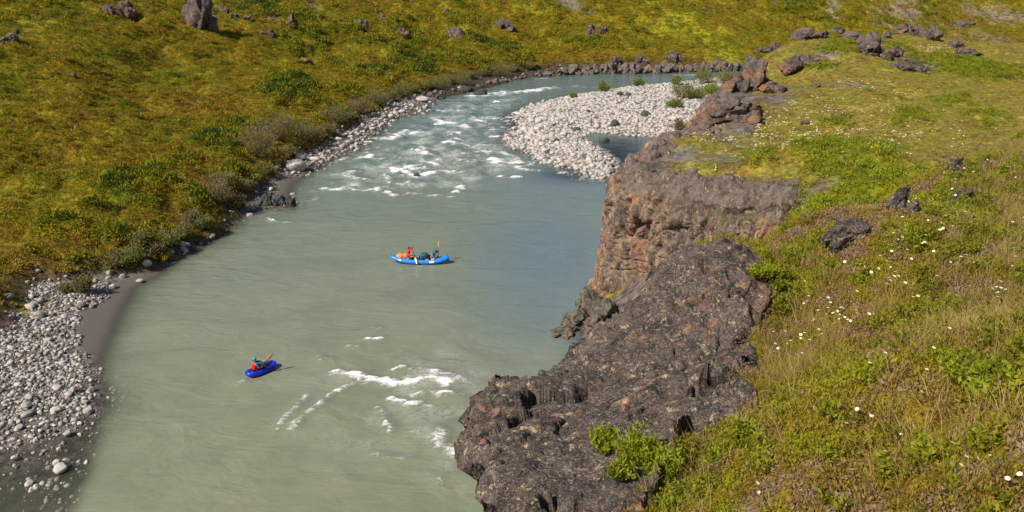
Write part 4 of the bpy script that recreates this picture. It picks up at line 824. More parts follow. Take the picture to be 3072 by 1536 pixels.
c_list = [
    (600, 88, 108, 112, "tall grey crag standing highest on the far hillside with a dark shaded side", 31, .8, 0), (372, 46, 50, 46, "grey rock in the broken outcrop left of the tall crag", 2, .8, 0), (318, 42, 40, 34, "brownish rock at the left of the broken outcrop on the hilltop", 3, .8, 0),
    (22, 124, 36, 28, "dark rock on the hillside at the left frame edge", 4, .8, .2), (48, 106, 26, 18, "smaller dark rock above the dark one at the left frame edge", 5, .8, 0), (872, 84, 26, 48, "narrow dark upright rock on the shrubby hillside", 6, .8, .2),
    (800, 112, 60, 20, "long low slab below the narrow dark rock", 7, .6, 0), (1078, 84, 50, 34, "squat grey rock right of centre on the far hillside", 8, .8, 0), (1146, 60, 20, 24, "small pointed rock above the squat hillside rock", 9, .8, .1), (1212, 110, 34, 30, "rounded slanting rock among green shrubs", 10, .8, -.3),
    (1372, 118, 44, 46, "grey boulder with a dark hollow at mid hillside", 11, .8, -.3), (1514, 88, 46, 44, "blocky two-faced rock on the hillside above the bend", 12, .8, -.2), (1776, 102, 26, 30, "left rock of the upright pair on the hillside above the bend", 13, .8, 0), (1812, 102, 22, 34, "right taller rock of the upright pair above the bend", 14, .8, 0),
    (1340, 40, 24, 16, "small rock near the top of the hillside above the boulder with the hollow", 15, .8, 0), (915, 190, 44, 16, "flat slab half buried in the far bank shrubs", 16, .6, -.2), (700, 60, 40, 20, "pale rubble block beside the tall crag", 17, .8, 0), (745, 62, 34, 16, "pale low block at the right of the rubble by the tall crag", 18, .8, 0),
    (680, 40, 26, 18, "small grey block just right of the tall crag", 19, .8, 0), (1960, 47, 10, 6, "lone white stone on the bright green fan", 20, .8, 0), (2112, 30, 16, 10, "pale stone among shrubs high on the back hill", 21, .8, 0), (215, 228, 30, 8, "flat grey stone on the mossy left slope", 22, .7, 0),
    (120, 78, 22, 10, "little grey stone near the top left of the slope", 23, .7, 0), (1060, 120, 18, 14, "small brown rock below the squat hillside rock", 24, .8, 0), (1420, 130, 14, 10, "tiny grey rock under the boulder with the hollow", 25, .8, 0)]
for u, v, w, h, lb, sd_, dp_, ln in c_list: crag(u, v, w, h, lb, seed=sd_, deep=dp_, lean=ln)
for i, (u, v, w, h, lb) in enumerate([(886, 514, 62, 34, "big cream boulder on the far bank beside the rapids"), (1268, 306, 44, 16, "cream boulder at the water edge above the rapids"), (748, 652, 26, 12, "tan stone in the water off the far bank"), (548, 757, 28, 16, "pale round stone at the brushy bank edge"),
                                  (510, 762, 20, 16, "grey stone left of the pale round bank stone"), (440, 800, 30, 18, "tan stone at the top of the muddy beach"), (418, 848, 24, 10, "cream stone on the mud by the water"), (900, 480, 36, 16, "tan boulder above the big cream boulder")]):
    crag(u, v, w, h, lb, MAT_COB, 40 + i, "boulder", "boulder", sub=3, cuts=6, fine=0.02)
for i, (u, v, w, h, lb) in enumerate([(797, 615, 36, 38, "left rock of the dark wet trio at the far bank"), (838, 616, 40, 40, "middle rock of the dark wet trio at the far bank"), (870, 622, 34, 38, "right leaning rock of the dark wet trio at the far bank"),
                                  (1400, 278, 34, 28, "dark upright block at the bank below the willows"), (1440, 285, 44, 18, "low dark block right of the upright bank block"), (1318, 296, 40, 14, "dark flat rocks jutting into the head of the rapids")]):
    crag(u, v, w, h, lb, MAT_DARKR, 60 + i, "dark_rock", "rock", sub=4, cuts=12, fine=0.03)
# rock band along the far shore
ORD = "first second third fourth fifth sixth seventh eighth ninth tenth eleventh twelfth thirteenth fourteenth fifteenth sixteenth seventeenth eighteenth nineteenth twentieth twenty-first twenty-second twenty-third twenty-fourth twenty-fifth twenty-sixth twenty-seventh twenty-eighth twenty-ninth thirtieth thirty-first thirty-second thirty-third".split()
u = 1690; i = 0
while u < 2240:
    w = random.uniform(26, 52); vb = np.interp(u, [1690, 1900, 2100, 2240], [226, 221, 217, 213]); h = random.uniform(15, 30) * np.interp(u, [1690, 1800, 2150, 2240], [0.8, 1.15, 1.15, .5])
    crag(u, vb, w * 1.25, h * 1.15, "rough grey-brown rock in the band along the far shore, %s from the left" % ORD[i], MAT_BANKR, 100 + i, "bank_rock", "rock", deep=0.9, sub=4, cuts=14, sink=0.35, group="rocks of the far shore band"); u += w * 0.62; i += 1
for i, (u, v, w, h, lb, ln) in enumerate([(1853, 196, 32, 32, "pointed slab above the shore band, leftmost of three", -.3), (1925, 193, 44, 26, "knobbly rock above the shore band, middle of three", -.2), (2032, 186, 54, 30, "slanting slab above the shore band, rightmost of three", -.6), (2150, 212, 58, 36, "grey hump at the end of the shore band on the far shore", .3), (1650, 222, 36, 14, "low dark rock where the shore band begins", 0)]):
    crag(u, v, w, h, lb, MAT_BANKR, 140 + i, "bank_rock", "rock", lean=ln)
for i in range(34):
    u = random.uniform(1240, 1700); v = np.interp(u, [1240, 1400, 1500, 1700], [305, 272, 252, 226]) - random.uniform(0, 14)
    crag(u, v, random.uniform(12, 30), random.uniform(7, 13), "rough brown stone in the bank rubble between the rapids and the shore band", MAT_BANKR, 160 + i % 9, "bank_stone", "rock", sub=3, group="bank rubble stones")
# plateau rocks
for i, (u, v, w, h, lb, dp_, ln) in enumerate([
    (2628, 168, 120, 78, "big tower-like tor on the clifftop ridge", .8, -.1), (2690, 172, 60, 36, "broken shoulder at the right foot of the tower-like tor", .8, -.2), (2715, 104, 56, 38, "left block of the three square blocks on the skyline ridge", .8, 0), (2756, 108, 40, 44, "middle narrow block of the three square blocks on the ridge", .8, 0),
    (2800, 122, 64, 50, "right and largest of the three square blocks on the ridge", .8, 0), (2664, 116, 32, 26, "small block between the tor and the square blocks", .8, 0), (2512, 100, 44, 24, "low block at the top left of the ridge", .8, 0), (2425, 120, 110, 38, "long jagged slab along the ridge", .7, 0),
    (2560, 118, 60, 26, "sloping slab behind the tower-like tor", .8, 0), (2330, 148, 50, 22, "low rock at the left end of the ridge", .8, .2), (2290, 158, 50, 18, "lowest rock trailing off the ridge to the left", .8, .3), (2275, 268, 118, 104, "large orange-streaked crag at the far river edge of the clifftop", .8, -.05),
    (2200, 275, 78, 62, "brown slanting rock against the orange-streaked crag", .8, .3), (2400, 212, 110, 46, "broken rock shelf behind the orange-streaked crag", .7, 0), (2450, 190, 70, 34, "rounded end of the broken rock shelf", .8, 0), (2320, 275, 90, 34, "rubble apron at the foot of the orange-streaked crag", .8, 0),
    (2868, 150, 40, 42, "small overhanging rock right of the square blocks", .8, .2), (2905, 166, 70, 24, "low spine right of the overhanging rock", .7, -.3), (2890, 88, 70, 30, "grey outcrop on the scree slope behind the ridge", .8, 0), (2720, 212, 120, 24, "flat grey shattered outcrop on the clifftop", .8, 0), (2510, 195, 40, 10, "flat stone in the heath left of the shattered outcrop", .8, 0),
    (2180, 368, 200, 96, "massive rounded grey rock with a red flank at the clifftop edge", .55, 0), (2417, 372, 26, 14, "small dark stone alone in the flowery heath", .8, 0), (2450, 262, 36, 10, "small grey stone by the bare scrape on the clifftop", .8, 0)]):
    crag(u, v, w * (1.12 if w < 110 else 1.0), h * 0.86, lb, MAT_CRAG, 200 + i, "rock", "rock", deep=dp_, lean=ln, sub=5 if w > 100 else 4, cuts=20)
for i, (u, v, w, h, lb) in enumerate([(2555, 735, 150, 74, "weathered rock with a rusty hollow at the brow of the flowery slope"), (2690, 640, 70, 80, "dark slanting rock above the rusty-hollow rock"), (2880, 622, 90, 50, "slanting pale-topped rock on the flowery slope at right"), (2872, 512, 62, 36, "lichened grey rock at the top of the near slope"), (2740, 650, 70, 40, "bare grey slab between the slanting rocks on the slope")]):
    crag(u, v, w, h, lb, MAT_NROCK, 240 + i, "slope_rock", "rock", fn=zall, sub=5, cuts=16, deep=0.7, fine=0.05, lean=0.15)
MAT_LEDGE = make_rock("ledge_rock", 2.2, (0.150, 0.132, 0.098), (0.050, 0.044, 0.036), (0.20, 0.12, 0.07), (0.30, 0.27, 0.21), 0.2, 0.35, 0.9, 0.06)
for i, (u, v, w, h, lb) in enumerate([(1700, 1010, 90, 22, "low wet brown ledge rock at the river edge under the foreground outcrop"), (1735, 975, 110, 34, "green-grey ledge rock at the waterline below the cliff"), (1775, 935, 110, 40, "brown ledge rock just above the green-grey ledge"), (1800, 895, 90, 40, "uppermost brown ledge rock against the cliff foot"), (1810, 980, 110, 60, "rough brown rock between the ledges and the foreground outcrop")]):
    crag(u, v, w, h, lb, MAT_LEDGE, 260 + i, "ledge_rock", "rock", sub=5, cuts=18, deep=1.1, fine=0.05)

# ------------------------------------------------------------------ willow bushes (own objects)
def tube(pts, rad, seg=5):
    P_ = np.array(pts, float); rad = np.broadcast_to(rad, len(P_)); Vs = []
    T = np.gradient(P_, axis=0); T /= np.linalg.norm(T, axis=1)[:, None] + 1e-9
    ref = np.array([0, 0, 1.0]) if abs(T[0][2]) < 0.9 else np.array([1.0, 0, 0])
    for p_, t_, r_ in zip(P_, T, rad):
        a = np.cross(t_, ref); a /= np.linalg.norm(a) + 1e-9; b_ = np.cross(t_, a)
        for k in range(seg): q = 2 * math.pi * k / seg; Vs.append(p_ + r_ * (a * math.cos(q) + b_ * math.sin(q)))
    V = np.array(Vs); n_ = len(P_); Fc = grid_faces(n_, seg, True)
    V = np.vstack([V, P_[0], P_[-1]]); c0, c1 = len(V) - 2, len(V) - 1
    caps = [[(k + 1) % seg, k, c0, c0] for k in range(seg)] + [[(n_ - 1) * seg + k, (n_ - 1) * seg + (k + 1) % seg, c1, c1] for k in range(seg)]
    return V, np.vstack([Fc, np.array(caps)])
def tri(Fc):
    if Fc.shape[1] == 3: return Fc
    dg = Fc[:, 2] == Fc[:, 3]; q = Fc[~dg]; return np.concatenate([q[:, [0, 1, 2]], q[:, [0, 2, 3]], Fc[dg][:, :3]], 0)
def join(parts):
    Vs, Fs, o_ = [], [], 0
    for V, Fc in parts: Vs.append(V); Fs.append(tri(Fc) + o_); o_ += len(V)
    return np.vstack(Vs), np.vstack(Fs)
def bush(name, loc, rad, h, label, cat="bush", mat=MAT_WILLOW, stems=9, per=46, L=0.13, wd=0.06, t0=0.5, tv=0.25, seed=0, group=None, stem_r=0.012, up=0.5, spread=0.10, base_bare=0.25):
    r = np.random.default_rng(seed); root = bpy.data.objects.new(name, None); root.empty_display_size = 0.2; link(root); root.location = loc; tag(root, label, cat, group)
    sts, lc, lt = [], [], []
    for k in range(stems):
        a = r.uniform(0, 6.28); q = rad * np.sqrt(r.uniform(0.02, 1)); hh = h * r.uniform(0.65, 1.0) * math.sqrt(max(0.15, 1 - (q / rad) ** 2 * 0.75))
        tip = np.array([q * math.cos(a), q * math.sin(a), hh]); b0 = np.array([tip[0] * 0.25, tip[1] * 0.25, -0.05])
        md = (b0 + tip) / 2 + np.append(r.normal(0, rad * 0.08, 2), h * 0.06); s = np.linspace(0, 1, 6)[:, None]
        cur = (1 - s) ** 2 * b0 + 2 * s * (1 - s) * md + s ** 2 * tip; sts.append(tube(cur, np.linspace(stem_r, stem_r * 0.35, 6), 4))
        tl = np.clip(r.normal(t0, tv), 0, 1)
        for _ in range(3):
            s0 = r.uniform(0.4, 0.9); p0 = cur[int(s0 * 5)]; e = p0 + np.append(r.normal(0, rad * 0.22, 2), abs(r.normal(0, h * 0.14))); sts.append(tube([p0, (p0 + e) / 2, e], [stem_r * .5, stem_r * .4, stem_r * .25], 3))
            m_ = per // 4; f_ = r.uniform(0.2, 1, (m_, 1)); lc.append(p0 * (1 - f_) + e * f_ + r.normal(0, spread * rad, (m_, 3))); lt.append(np.full(m_, tl) + r.normal(0, .1, m_))
        m_ = per // 2; f_ = r.uniform(base_bare, 1, (m_, 1)); lc.append(b0 * (1 - f_) + tip * f_ + r.normal(0, spread * rad, (m_, 3))); lt.append(np.full(m_, tl) + r.normal(0, .1, m_))
    V, Fc = join(sts); mobj("stems", V, Fc, MAT_TWIG, parent=root)
    c_ = np.vstack(lc); c_[:, 2] = np.maximum(c_[:, 2], 0.02); V, Fc = leaves(c_, L, wd, up, r)
    mobj("foliage", V, Fc, mat, parent=root, attrs={"tint": ('FLOAT', np.repeat(np.concatenate(lt), 4))}); return root
def bush_at(u, v, w, h, label, fn=None, **k):
    x, y, z, t = hit(u, v, fn); return bush(k.pop("name", "willow_bush"), (x, y, z), w * t / F / 2, h * t / F / 0.94, label, **k)
wl = [(650, 395, 120, 100, "big grey-olive willow bush above the big cream boulder", .25), (700, 350, 110, 80, "tall grey-olive willow directly upstream of the biggest bank willow", .3), (545, 510, 90, 62, "grey willow bush above the dark wet rocks", .25), (560, 470, 70, 40, "low grey willow behind the bush above the dark wet rocks", .3), (210, 738, 50, 58, "feathery willow at the edge of shingle and mud", .35),
      (170, 735, 40, 22, "small willow left of the feathery shingle willow", .4), (770, 350, 90, 46, "olive willow over the middle of the stony bank", .35), (850, 310, 100, 50, "brownish willow over the upper stony bank", .2), (905, 285, 80, 48, "brownish twiggy willow at the end of the stony bank", .15), (950, 262, 80, 40, "olive willow by the dark flat rocks", .35),
      (1010, 245, 60, 40, "green willow left of the dark upright block", .55), (1100, 222, 80, 36, "bright willow on the bank above the bend", .6), (1150, 212, 80, 34, "pale olive willow right of the bright bank willow", .55), (1250, 192, 90, 40, "dark willow where the bank turns to the far shore", .4), (350, 618, 70, 36, "pale green willow on the brushy lower bank", .5), (390, 640, 50, 32, "grey twiggy willow right of the pale green one", .2), (480, 560, 50, 30, "bare grey willow in the brushy bank", .15)]
MAT_WILLOW.node_tree.nodes['Principled BSDF'].inputs['Roughness'].default_value = 0.7
for i, (u, v, w, h, lb, t0) in enumerate(wl):
    bush_at(u * DK, v * DK, w * DK, h * DK, lb, seed=i + 1, t0=t0, stems=34, per=60, L=0.14, wd=0.055, spread=0.12, stem_r=0.02)
BND = [(300, 668), (330, 655), (425, 615), (455, 598), (505, 572), (590, 520), (622, 478), (668, 436), (725, 392), (800, 345), (825, 335), (880, 300), (985, 250), (1040, 232), (1075, 224), (1128, 208), (1180, 196), (1215, 190), (1290, 180), (1330, 172)]
for i, (u, v) in enumerate(BND):
    k_ = 0.55 + 0.55 * (v - 170) / 500
    bush_at(u * DK, v * DK, 62 * k_ * DK, 36 * k_ * DK, "grey-green willow in the bank willow band, %s from the muddy beach" % "first second third fourth fifth sixth seventh eighth ninth tenth eleventh twelfth thirteenth fourteenth fifteenth sixteenth seventeenth eighteenth nineteenth twentieth".split()[i], seed=200 + i, t0=0.35 + 0.3 * ((i * 7) % 5) / 5, stems=26, per=56, L=0.14, wd=0.06, spread=0.13, stem_r=0.02, group="willow band along the far bank")
bb = [(1518, 231, 36, 24, "round green willow at the upstream brim of the bar", .8), (1498, 230, 24, 16, "small green willow touching the round brim willow", .8), (1443, 246, 16, 12, "tiny green willow nearest the bar's upstream point", .8), (1604, 216, 30, 20, "green willow at the middle of the bar's far edge", .85), (1560, 240, 14, 8, "tuft of willow inside the bar", .7), (1700, 213, 26, 22, "green willow right of the middle edge willow", .8), (1764, 209, 56, 32, "largest green willow at the right end of the bar", .75), (1826, 208, 60, 26, "grey-green willow behind the right end of the bar", .5),
      (1715, 246, 60, 40, "brownish green willow on the inner bar", .5), (1750, 246, 50, 20, "low green willow beside the brownish one", .7), (1695, 270, 46, 18, "cushion-like green willow on the pale cobbles", .9), (1785, 232, 60, 18, "bright green grassy willow behind the inner bar", 1.0), (1708, 332, 26, 30, "sparse bare willow by the cliff foot on the bar", .1)]
for i, (u, v, w, h, lb, t0) in enumerate(bb):
    bush_at(u * DK, (v + 2) * DK, w * DK * 1.15, h * DK * 1.25, lb, seed=50 + i, t0=t0, tv=.12, stems=26, per=50 if t0 > .2 else 14, L=0.20, wd=0.09, spread=0.12, stem_r=0.02)

# ------------------------------------------------------------------ foreground plants
NB = [leaves(dome(70, np.random.default_rng(700 + i), 0.085, 0.045, 0.2), 0.024, 0.0085, 0.6, np.random.default_rng(i)) for i in range(5)]
def near_pts(n_, f, box=(0.2, 13.2, 1.2, 18)):
    x, y = pts_in(n_, *box); z = samp_n(NZ, x, y); r_ = samp_n((in_rk & (d_rk > 0.06)).astype(float), x, y)
    lg = x < np.interp(y, [0, 4.5, 5.5, 7, 9, 10.2, 14, 20], [-0.1, 0.5, 1.1, 1.6, 2.1, 2.3, 3.1, 3.5])
    k = in_view(x, y, z, 120) & (r_ < 0.5) & (~lg) & (rng.uniform(0, 1, n_) < f(x, y)); return x[k], y[k], z[k]
x, y, z = near_pts(60000, lambda x, y: np.clip(9 / y, 0.35, 1)); N_ = len(x)
t = np.clip(0.43 + 0.40 * fbm(x / 0.5, y / 0.5, o=3) + 0.30 * fbm(x / 1.8 + 4, y / 1.8, o=2) + rng.normal(0, .12, N_), 0, 1)
s = rng.uniform(0.7, 1.5, N_) * (1 + np.clip(y - 8, 0, 20) * 0.06)
o = scatter("heath_cover", np.stack([x, y, z - 0.01], 1), rng.uniform(0, 6.28, N_), s, rng.integers(0, 5, N_), t, NB, MAT_HEATH_I, rng.normal(0, .2, (N_, 2))); tag(o, "crowberry and heather cover with dead litter on the near slope", "ground cover")
GB = [blades(26, np.random.default_rng(800 + i), 0.06, 0.10, 0.30, 0.0042) for i in range(4)]
grass_bl = [(2040, 900, 120, 90), (2230, 790, 80, 60), (2000, 770, 110, 60), (1960, 960, 80, 60), (2380, 800, 70, 70), (1760, 1150, 50, 60, .9), (1640, 1270, 30, 30, .6), (2540, 420, 80, 50, .9), (2480, 480, 80, 40, .7), (1900, 1050, 50, 50), (2430, 880, 60, 60, .6), (2100, 660, 120, 40, .8), (2270, 740, 60, 40)]
x, y, z = near_pts(38000, lambda x, y: np.clip(blob_field(x, y, D_(grass_bl), zall) * 1.2 + 0.10, 0, 1) * np.clip(0.4 + 1.4 * fbm(x / 0.45 + 2, y / 0.45, o=2), 0.05, 1)); N_ = len(x)
o = scatter("dry_grass", np.stack([x, y, z - 0.01], 1), rng.uniform(0, 6.28, N_), rng.uniform(0.45, 1.08, N_), rng.integers(0, 4, N_), np.clip(0.35 + 0.5 * fbm(x / 1.2, y / 1.2, o=2) + rng.normal(0, .2, N_), 0, 1), GB, MAT_GRASS_I, rng.normal(0, .15, (N_, 2))); tag(o, "tan and green grass tussocks on the near slope", "grass")
def leafy(i, nst=7, nl=16):
    r = np.random.default_rng(820 + i); C_, = [[]]
    for k in range(nst):
        a = r.uniform(0, 6.28); e = np.array([0.11 * math.cos(a) * r.uniform(.2, 1), 0.11 * math.sin(a) * r.uniform(.2, 1), r.uniform(0.07, 0.17)]); f_ = r.uniform(0.25, 1, (nl, 1)); C_.append(e * f_ + r.normal(0, .008, (nl, 3)))
    return leaves(np.vstack(C_), 0.036, 0.016, 0.35, r)
LB = [leafy(i) for i in range(5)]
leaf_bl = [(2150, 690, 130, 34), (1960, 700, 60, 30), (2250, 640, 130, 34), (1930, 650, 60, 24), (2400, 620, 120, 50, .8), (2500, 560, 90, 60, .7), (2350, 540, 90, 50, .6), (2100, 1150, 140, 40, .6), (2000, 1240, 160, 50, .8), (1780, 1180, 70, 60, .7), (1700, 1260, 80, 40, .8), (2300, 1250, 220, 40, .7), (2480, 1000, 90, 70, .6), (1960, 1090, 60, 40, .7), (2480, 440, 100, 30, .6), (2060, 620, 60, 20, .9), (2550, 1150, 60, 100, .3), (1930, 860, 40, 60, .5), (2200, 960, 150, 60, .25), (2500, 760, 120, 60, .35)]
x, y, z = near_pts(30000, lambda x, y: np.clip(blob_field(x, y, D_(leaf_bl), zall) * 0.9, 0, 1) * np.clip(0.45 + 1.6 * fbm(x / 0.4 + 12, y / 0.4, o=2), 0.0, 1)); N_ = len(x)
MAT_FRESH_I = leaf_mat("fresh_leaf_cover", 'I', 0.4, 1.0, [(0, (0.15, 0.15, 0.014)), (0.5, (0.25, 0.26, 0.016)), (1, (0.35, 0.37, 0.022))])
o = scatter("dwarf_shrub_cover", np.stack([x, y, z], 1), rng.uniform(0, 6.28, N_), rng.uniform(0.6, 1.3, N_), rng.integers(0, 5, N_), np.clip(0.5 + 0.4 * fbm(x / 0.7, y / 0.7, o=2) + rng.normal(0, .15, N_), 0, 1), LB, MAT_FRESH_I, rng.normal(0, .2, (N_, 2))); tag(o, "bright green leafy dwarf shrubs carpeting the near slope", "shrubs")
rock_fn = lambda x, y: np.where(inside(x, y, rock_poly), tps_rock(x, y) + 0.03, zall(x, y))
nb = [(1520, 1130, 90, 60, "light green leafy sapling rooted in a crack at the left of the rock edge", .6), (1600, 1150, 120, 80, "light green bush sprawling over the rock edge", .6), (1670, 1200, 110, 80, "leafy twiggy bush at the middle of the rock's lower edge", .5), (1560, 1200, 60, 50, "sparse leafy twigs low on the rock face", .5), (1890, 1130, 110, 80, "dense green bush where the rock meets the slope", .6), (1820, 1170, 90, 60, "small green bush beside the dense one at the rock's lower right", .6),
      (1690, 1285, 120, 60, "green bush at the bottom edge of the picture beside the rock", .6), (2420, 960, 100, 90, "tall leafy willow bush at the right of the flowery slope", .7), (2500, 980, 110, 80, "dark-stemmed willow bush near the right frame edge", .6), (2470, 1010, 80, 50, "low willow spray under the two right-hand willows", .6), (1990, 480, 0, 0, "", 0), (2000, 655, 80, 40, "bushy willow at the gully brow right of the rock peak", .7), (1915, 700, 60, 40, "bright willow sprig just right of the rock peak", .8)]
for i, (u, v, w, h, lb, t0) in enumerate(nb):
    if w == 0: continue
    bush_at(u * DK, v * DK, w * DK * 1.12, h * DK * 1.0, lb, fn=rock_fn, seed=90 + i, t0=t0, tv=.2, mat=MAT_FRESH, stems=24, per=56, L=0.034, wd=0.016, stem_r=0.0035, spread=0.07, up=0.35, base_bare=0.35, name="leafy_bush")

# white flowers, each its own object
MAT_PETAL = simple("white_petals", (0.84, 0.80, 0.62), 0.6, 0.04); MAT_EYE = simple("flower_centre", (0.72, 0.50, 0.08), 0.7, 0.1); MAT_STEM = simple("flower_stem", (0.11, 0.13, 0.03), 0.7, 0.1)
def flower_meshes():
    P_, k = [], 8
    for i in range(k):
        a = 2 * math.pi * i / k; e = np.array([math.cos(a), math.sin(a), 0]); s_ = np.array([-math.sin(a), math.cos(a), 0])
        P_.append((np.array([e * 0.002, e * 0.010 + s_ * 0.0065 + [0, 0, .002], e * 0.019 + s_ * 0.004 + [0, 0, .004], e * 0.019 - s_ * 0.004 + [0, 0, .004], e * 0.010 - s_ * 0.0065 + [0, 0, .002]]), np.array([[0, 1, 4, 4], [1, 2, 3, 4]])))
    pet = join(P_); V, Fc = ICO[2]; eye = (V * [0.0055, 0.0055, 0.003] + [0, 0, 0.003], Fc); st = tube([(0, 0, -0.19), (0.003, 0, -0.04), (0, 0, 0)], 0.0012, 4)
    return np_mesh("white_flower", *pet, MAT_PETAL), np_mesh("flower_centre", *eye, MAT_EYE, True), np_mesh("flower_stem", st[0], tri(st[1]), MAT_STEM)
fp, fe, fs = flower_meshes()
fl = [(2085, 783), (2100, 790), (2110, 800), (2078, 800), (2090, 812), (2060, 830), (2075, 838), (2055, 852), (2120, 822), (2135, 830), (2148, 800), (2070, 860), (2040, 826), (2180, 820), (2030, 770), (2185, 745), (2195, 740), (2060, 770), (1975, 888), (1998, 887), (2010, 872), (2003, 1003), (1970, 860), (1985, 880), (2355, 945), (2148, 1068), (2180, 1072),
      (2122, 1098), (2480, 1183), (2418, 1200), (2565, 1258), (2520, 1255), (2405, 1222), (1900, 1252), (2285, 750), (2290, 770), (2375, 585), (2365, 608), (2372, 575), (2358, 612), (2420, 565), (2440, 568), (2450, 560), (2395, 555), (2265, 575), (2242, 617), (2255, 625), (2290, 600), (2300, 618), (2230, 640), (2240, 655), (2250, 668), (2262, 660), (2225, 690), (2236, 697), (2228, 712),
      (2250, 640), (2300, 650), (2320, 640), (2170, 700), (2190, 712), (2160, 690), (2245, 712), (2235, 732), (2215, 740), (2410, 680), (2445, 690), (2500, 770), (2510, 750), (2520, 760), (2500, 745), (2540, 700), (2560, 640), (2330, 460), (2360, 455), (2350, 480), (2400, 470), (2460, 455), (2480, 470), (2550, 465), (2530, 480), (2390, 500), (2440, 505), (2560, 520), (2300, 520), (2280, 535), (2420, 430), (2530, 440), (2480, 420), (2570, 560), (2540, 590),
      (2340, 560), (2310, 560), (2320, 700), (2350, 720), (2200, 870), (2270, 880), (2340, 910), (2310, 1020), (2220, 920), (2290, 840), (2380, 860), (2450, 880), (2560, 880), (2570, 960), (2180, 950), (2240, 960), (2100, 960), (2350, 1150), (2260, 1125), (2220, 1170), (2480, 1090), (2050, 700), (2090, 720), (2120, 690), (2010, 800), (2020, 730), (2150, 760), (2260, 800)]
rf = np.random.default_rng(11)
extra = [(u + rf.normal(0, 22), v + rf.normal(0, 14)) for u, v in fl[:95] for _ in range(2) if rf.uniform() < 0.55]
for i, (u, v) in enumerate(fl + extra):
    v = v + (10 if v > 700 else 4)
    if inside(np.array(hit(u * DK, v * DK, zall)[0]), np.array(hit(u * DK, v * DK, zall)[1]), rock_poly): continue
    x, y, z, t_ = hit(u * DK, v * DK, zall)
    zone = ("in the dense white drift beside the dry grass" if 1960 < u < 2210 and 740 < v < 900 else "on the bottom right slope near the camera" if v > 1000 else "on the brow of the near slope" if v < 560 else "in the scattered flowers on the middle of the near slope")
    o = bpy.data.objects.new("white_flower", fp); link(o); s_ = rf.uniform(0.75, 1.15) * (0.60 if y < 6 else 0.80); o.location = (x, y, z + 0.15 * s_ + 0.03); o.rotation_euler = (rf.normal(.25, .25), rf.normal(0, .25), rf.uniform(0, 6)); o.scale = (s_,) * 3
    FLM = [(2100, 620, 'by the rusty-hollow rock'), (2240, 560, 'by the grey slab'), (2420, 500, 'by the slanting pale-topped rock'), (2400, 420, 'by the lichened rock on top'), (2550, 480, 'at the right frame edge'), (2090, 790, 'in the thick of the drift'), (1990, 880, 'near the rock edge'), (2150, 740, 'at the upper rim of the drift'), (2060, 850, 'at the lower rim of the drift'), (2230, 690, 'in the upper row'), (2330, 640, 'in the middle row'), (2520, 750, 'beside the right dry tuft'), (2300, 900, 'below the middle row'), (2480, 1190, 'in the lower right corner'), (2160, 1080, 'left of the bare patch'), (2400, 1210, 'below the willows')]
    hw_ = "large" if s_ > 0.75 else "small"
    tag(o, hw_ + " white flower " + zone.replace("in the scattered flowers on the middle of", "on").replace("in the dense white drift beside the dry grass", "of the dense drift").replace("on the bottom right slope near the camera", "near the camera") + " " + near_phrase(u, v, FLM), "flower", "white flowers " + zone)
    for nm, me in (("flower_centre", fe), ("stem", fs)):
        c_ = bpy.data.objects.new(nm, me); link(c_, o)

# ------------------------------------------------------------------ boats, paddlers, gear
MAT_SKY = simple("sky_blue_hull", (0.010, 0.235, 0.80), 0.35, 0.05, 0.5); MAT_DEEP = simple("deep_blue_tube", (0.010, 0.030, 0.62), 0.3, 0.05, 0.5)
MAT_NAVY = simple("navy_floor", (0.006, 0.018, 0.16), 0.5, 0.1); MAT_BLACK = simple("black_deck", (0.008, 0.008, 0.010), 0.6, 0.2); MAT_WHITE = simple("white_print", (0.85, 0.87, 0.86), 0.5, 0.02)
MAT_LIME = simple("lime_print", (0.50, 0.62, 0.03), 0.5, 0.05); MAT_ORANGE = simple("orange_drybag", (0.90, 0.30, 0.015), 0.45, 0.08, 0.4); MAT_AMBER = simple("amber_bag", (0.80, 0.36, 0.05), 0.5, 0.1); MAT_TEAL = simple("teal_bag", (0.012, 0.13, 0.14), 0.55, 0.15)
MAT_RED = simple("red_jacket", (0.72, 0.012, 0.012), 0.55, 0.1); MAT_TEALJ = simple("teal_jacket", (0.012, 0.135, 0.19), 0.6, 0.12); MAT_SKIN = simple("skin", (0.50, 0.27, 0.19), 0.55, 0.06); MAT_HELM = simple("teal_helmet", (0.02, 0.32, 0.45), 0.3, 0.05, 0.5)
MAT_MAROON = simple("maroon_cap", (0.10, 0.008, 0.015), 0.6, 0.1); MAT_PANT = simple("dark_trousers", (0.012, 0.012, 0.02), 0.7, 0.1); MAT_BROWN = simple("brown_strap", (0.30, 0.14, 0.04), 0.6, 0.1); MAT_SHAFT = simple("paddle_shaft", (0.05, 0.03, 0.02), 0.4, 0.1); MAT_WOOD = simple("wooden_blade", (0.42, 0.28, 0.15), 0.5, 0.1)
MAT_PINK = simple("striped_cloth", (0.62, 0.15, 0.12), 0.6, 0.1); MAT_HAIR = simple("brown_hair", (0.05, 0.03, 0.02), 0.7, 0.2)

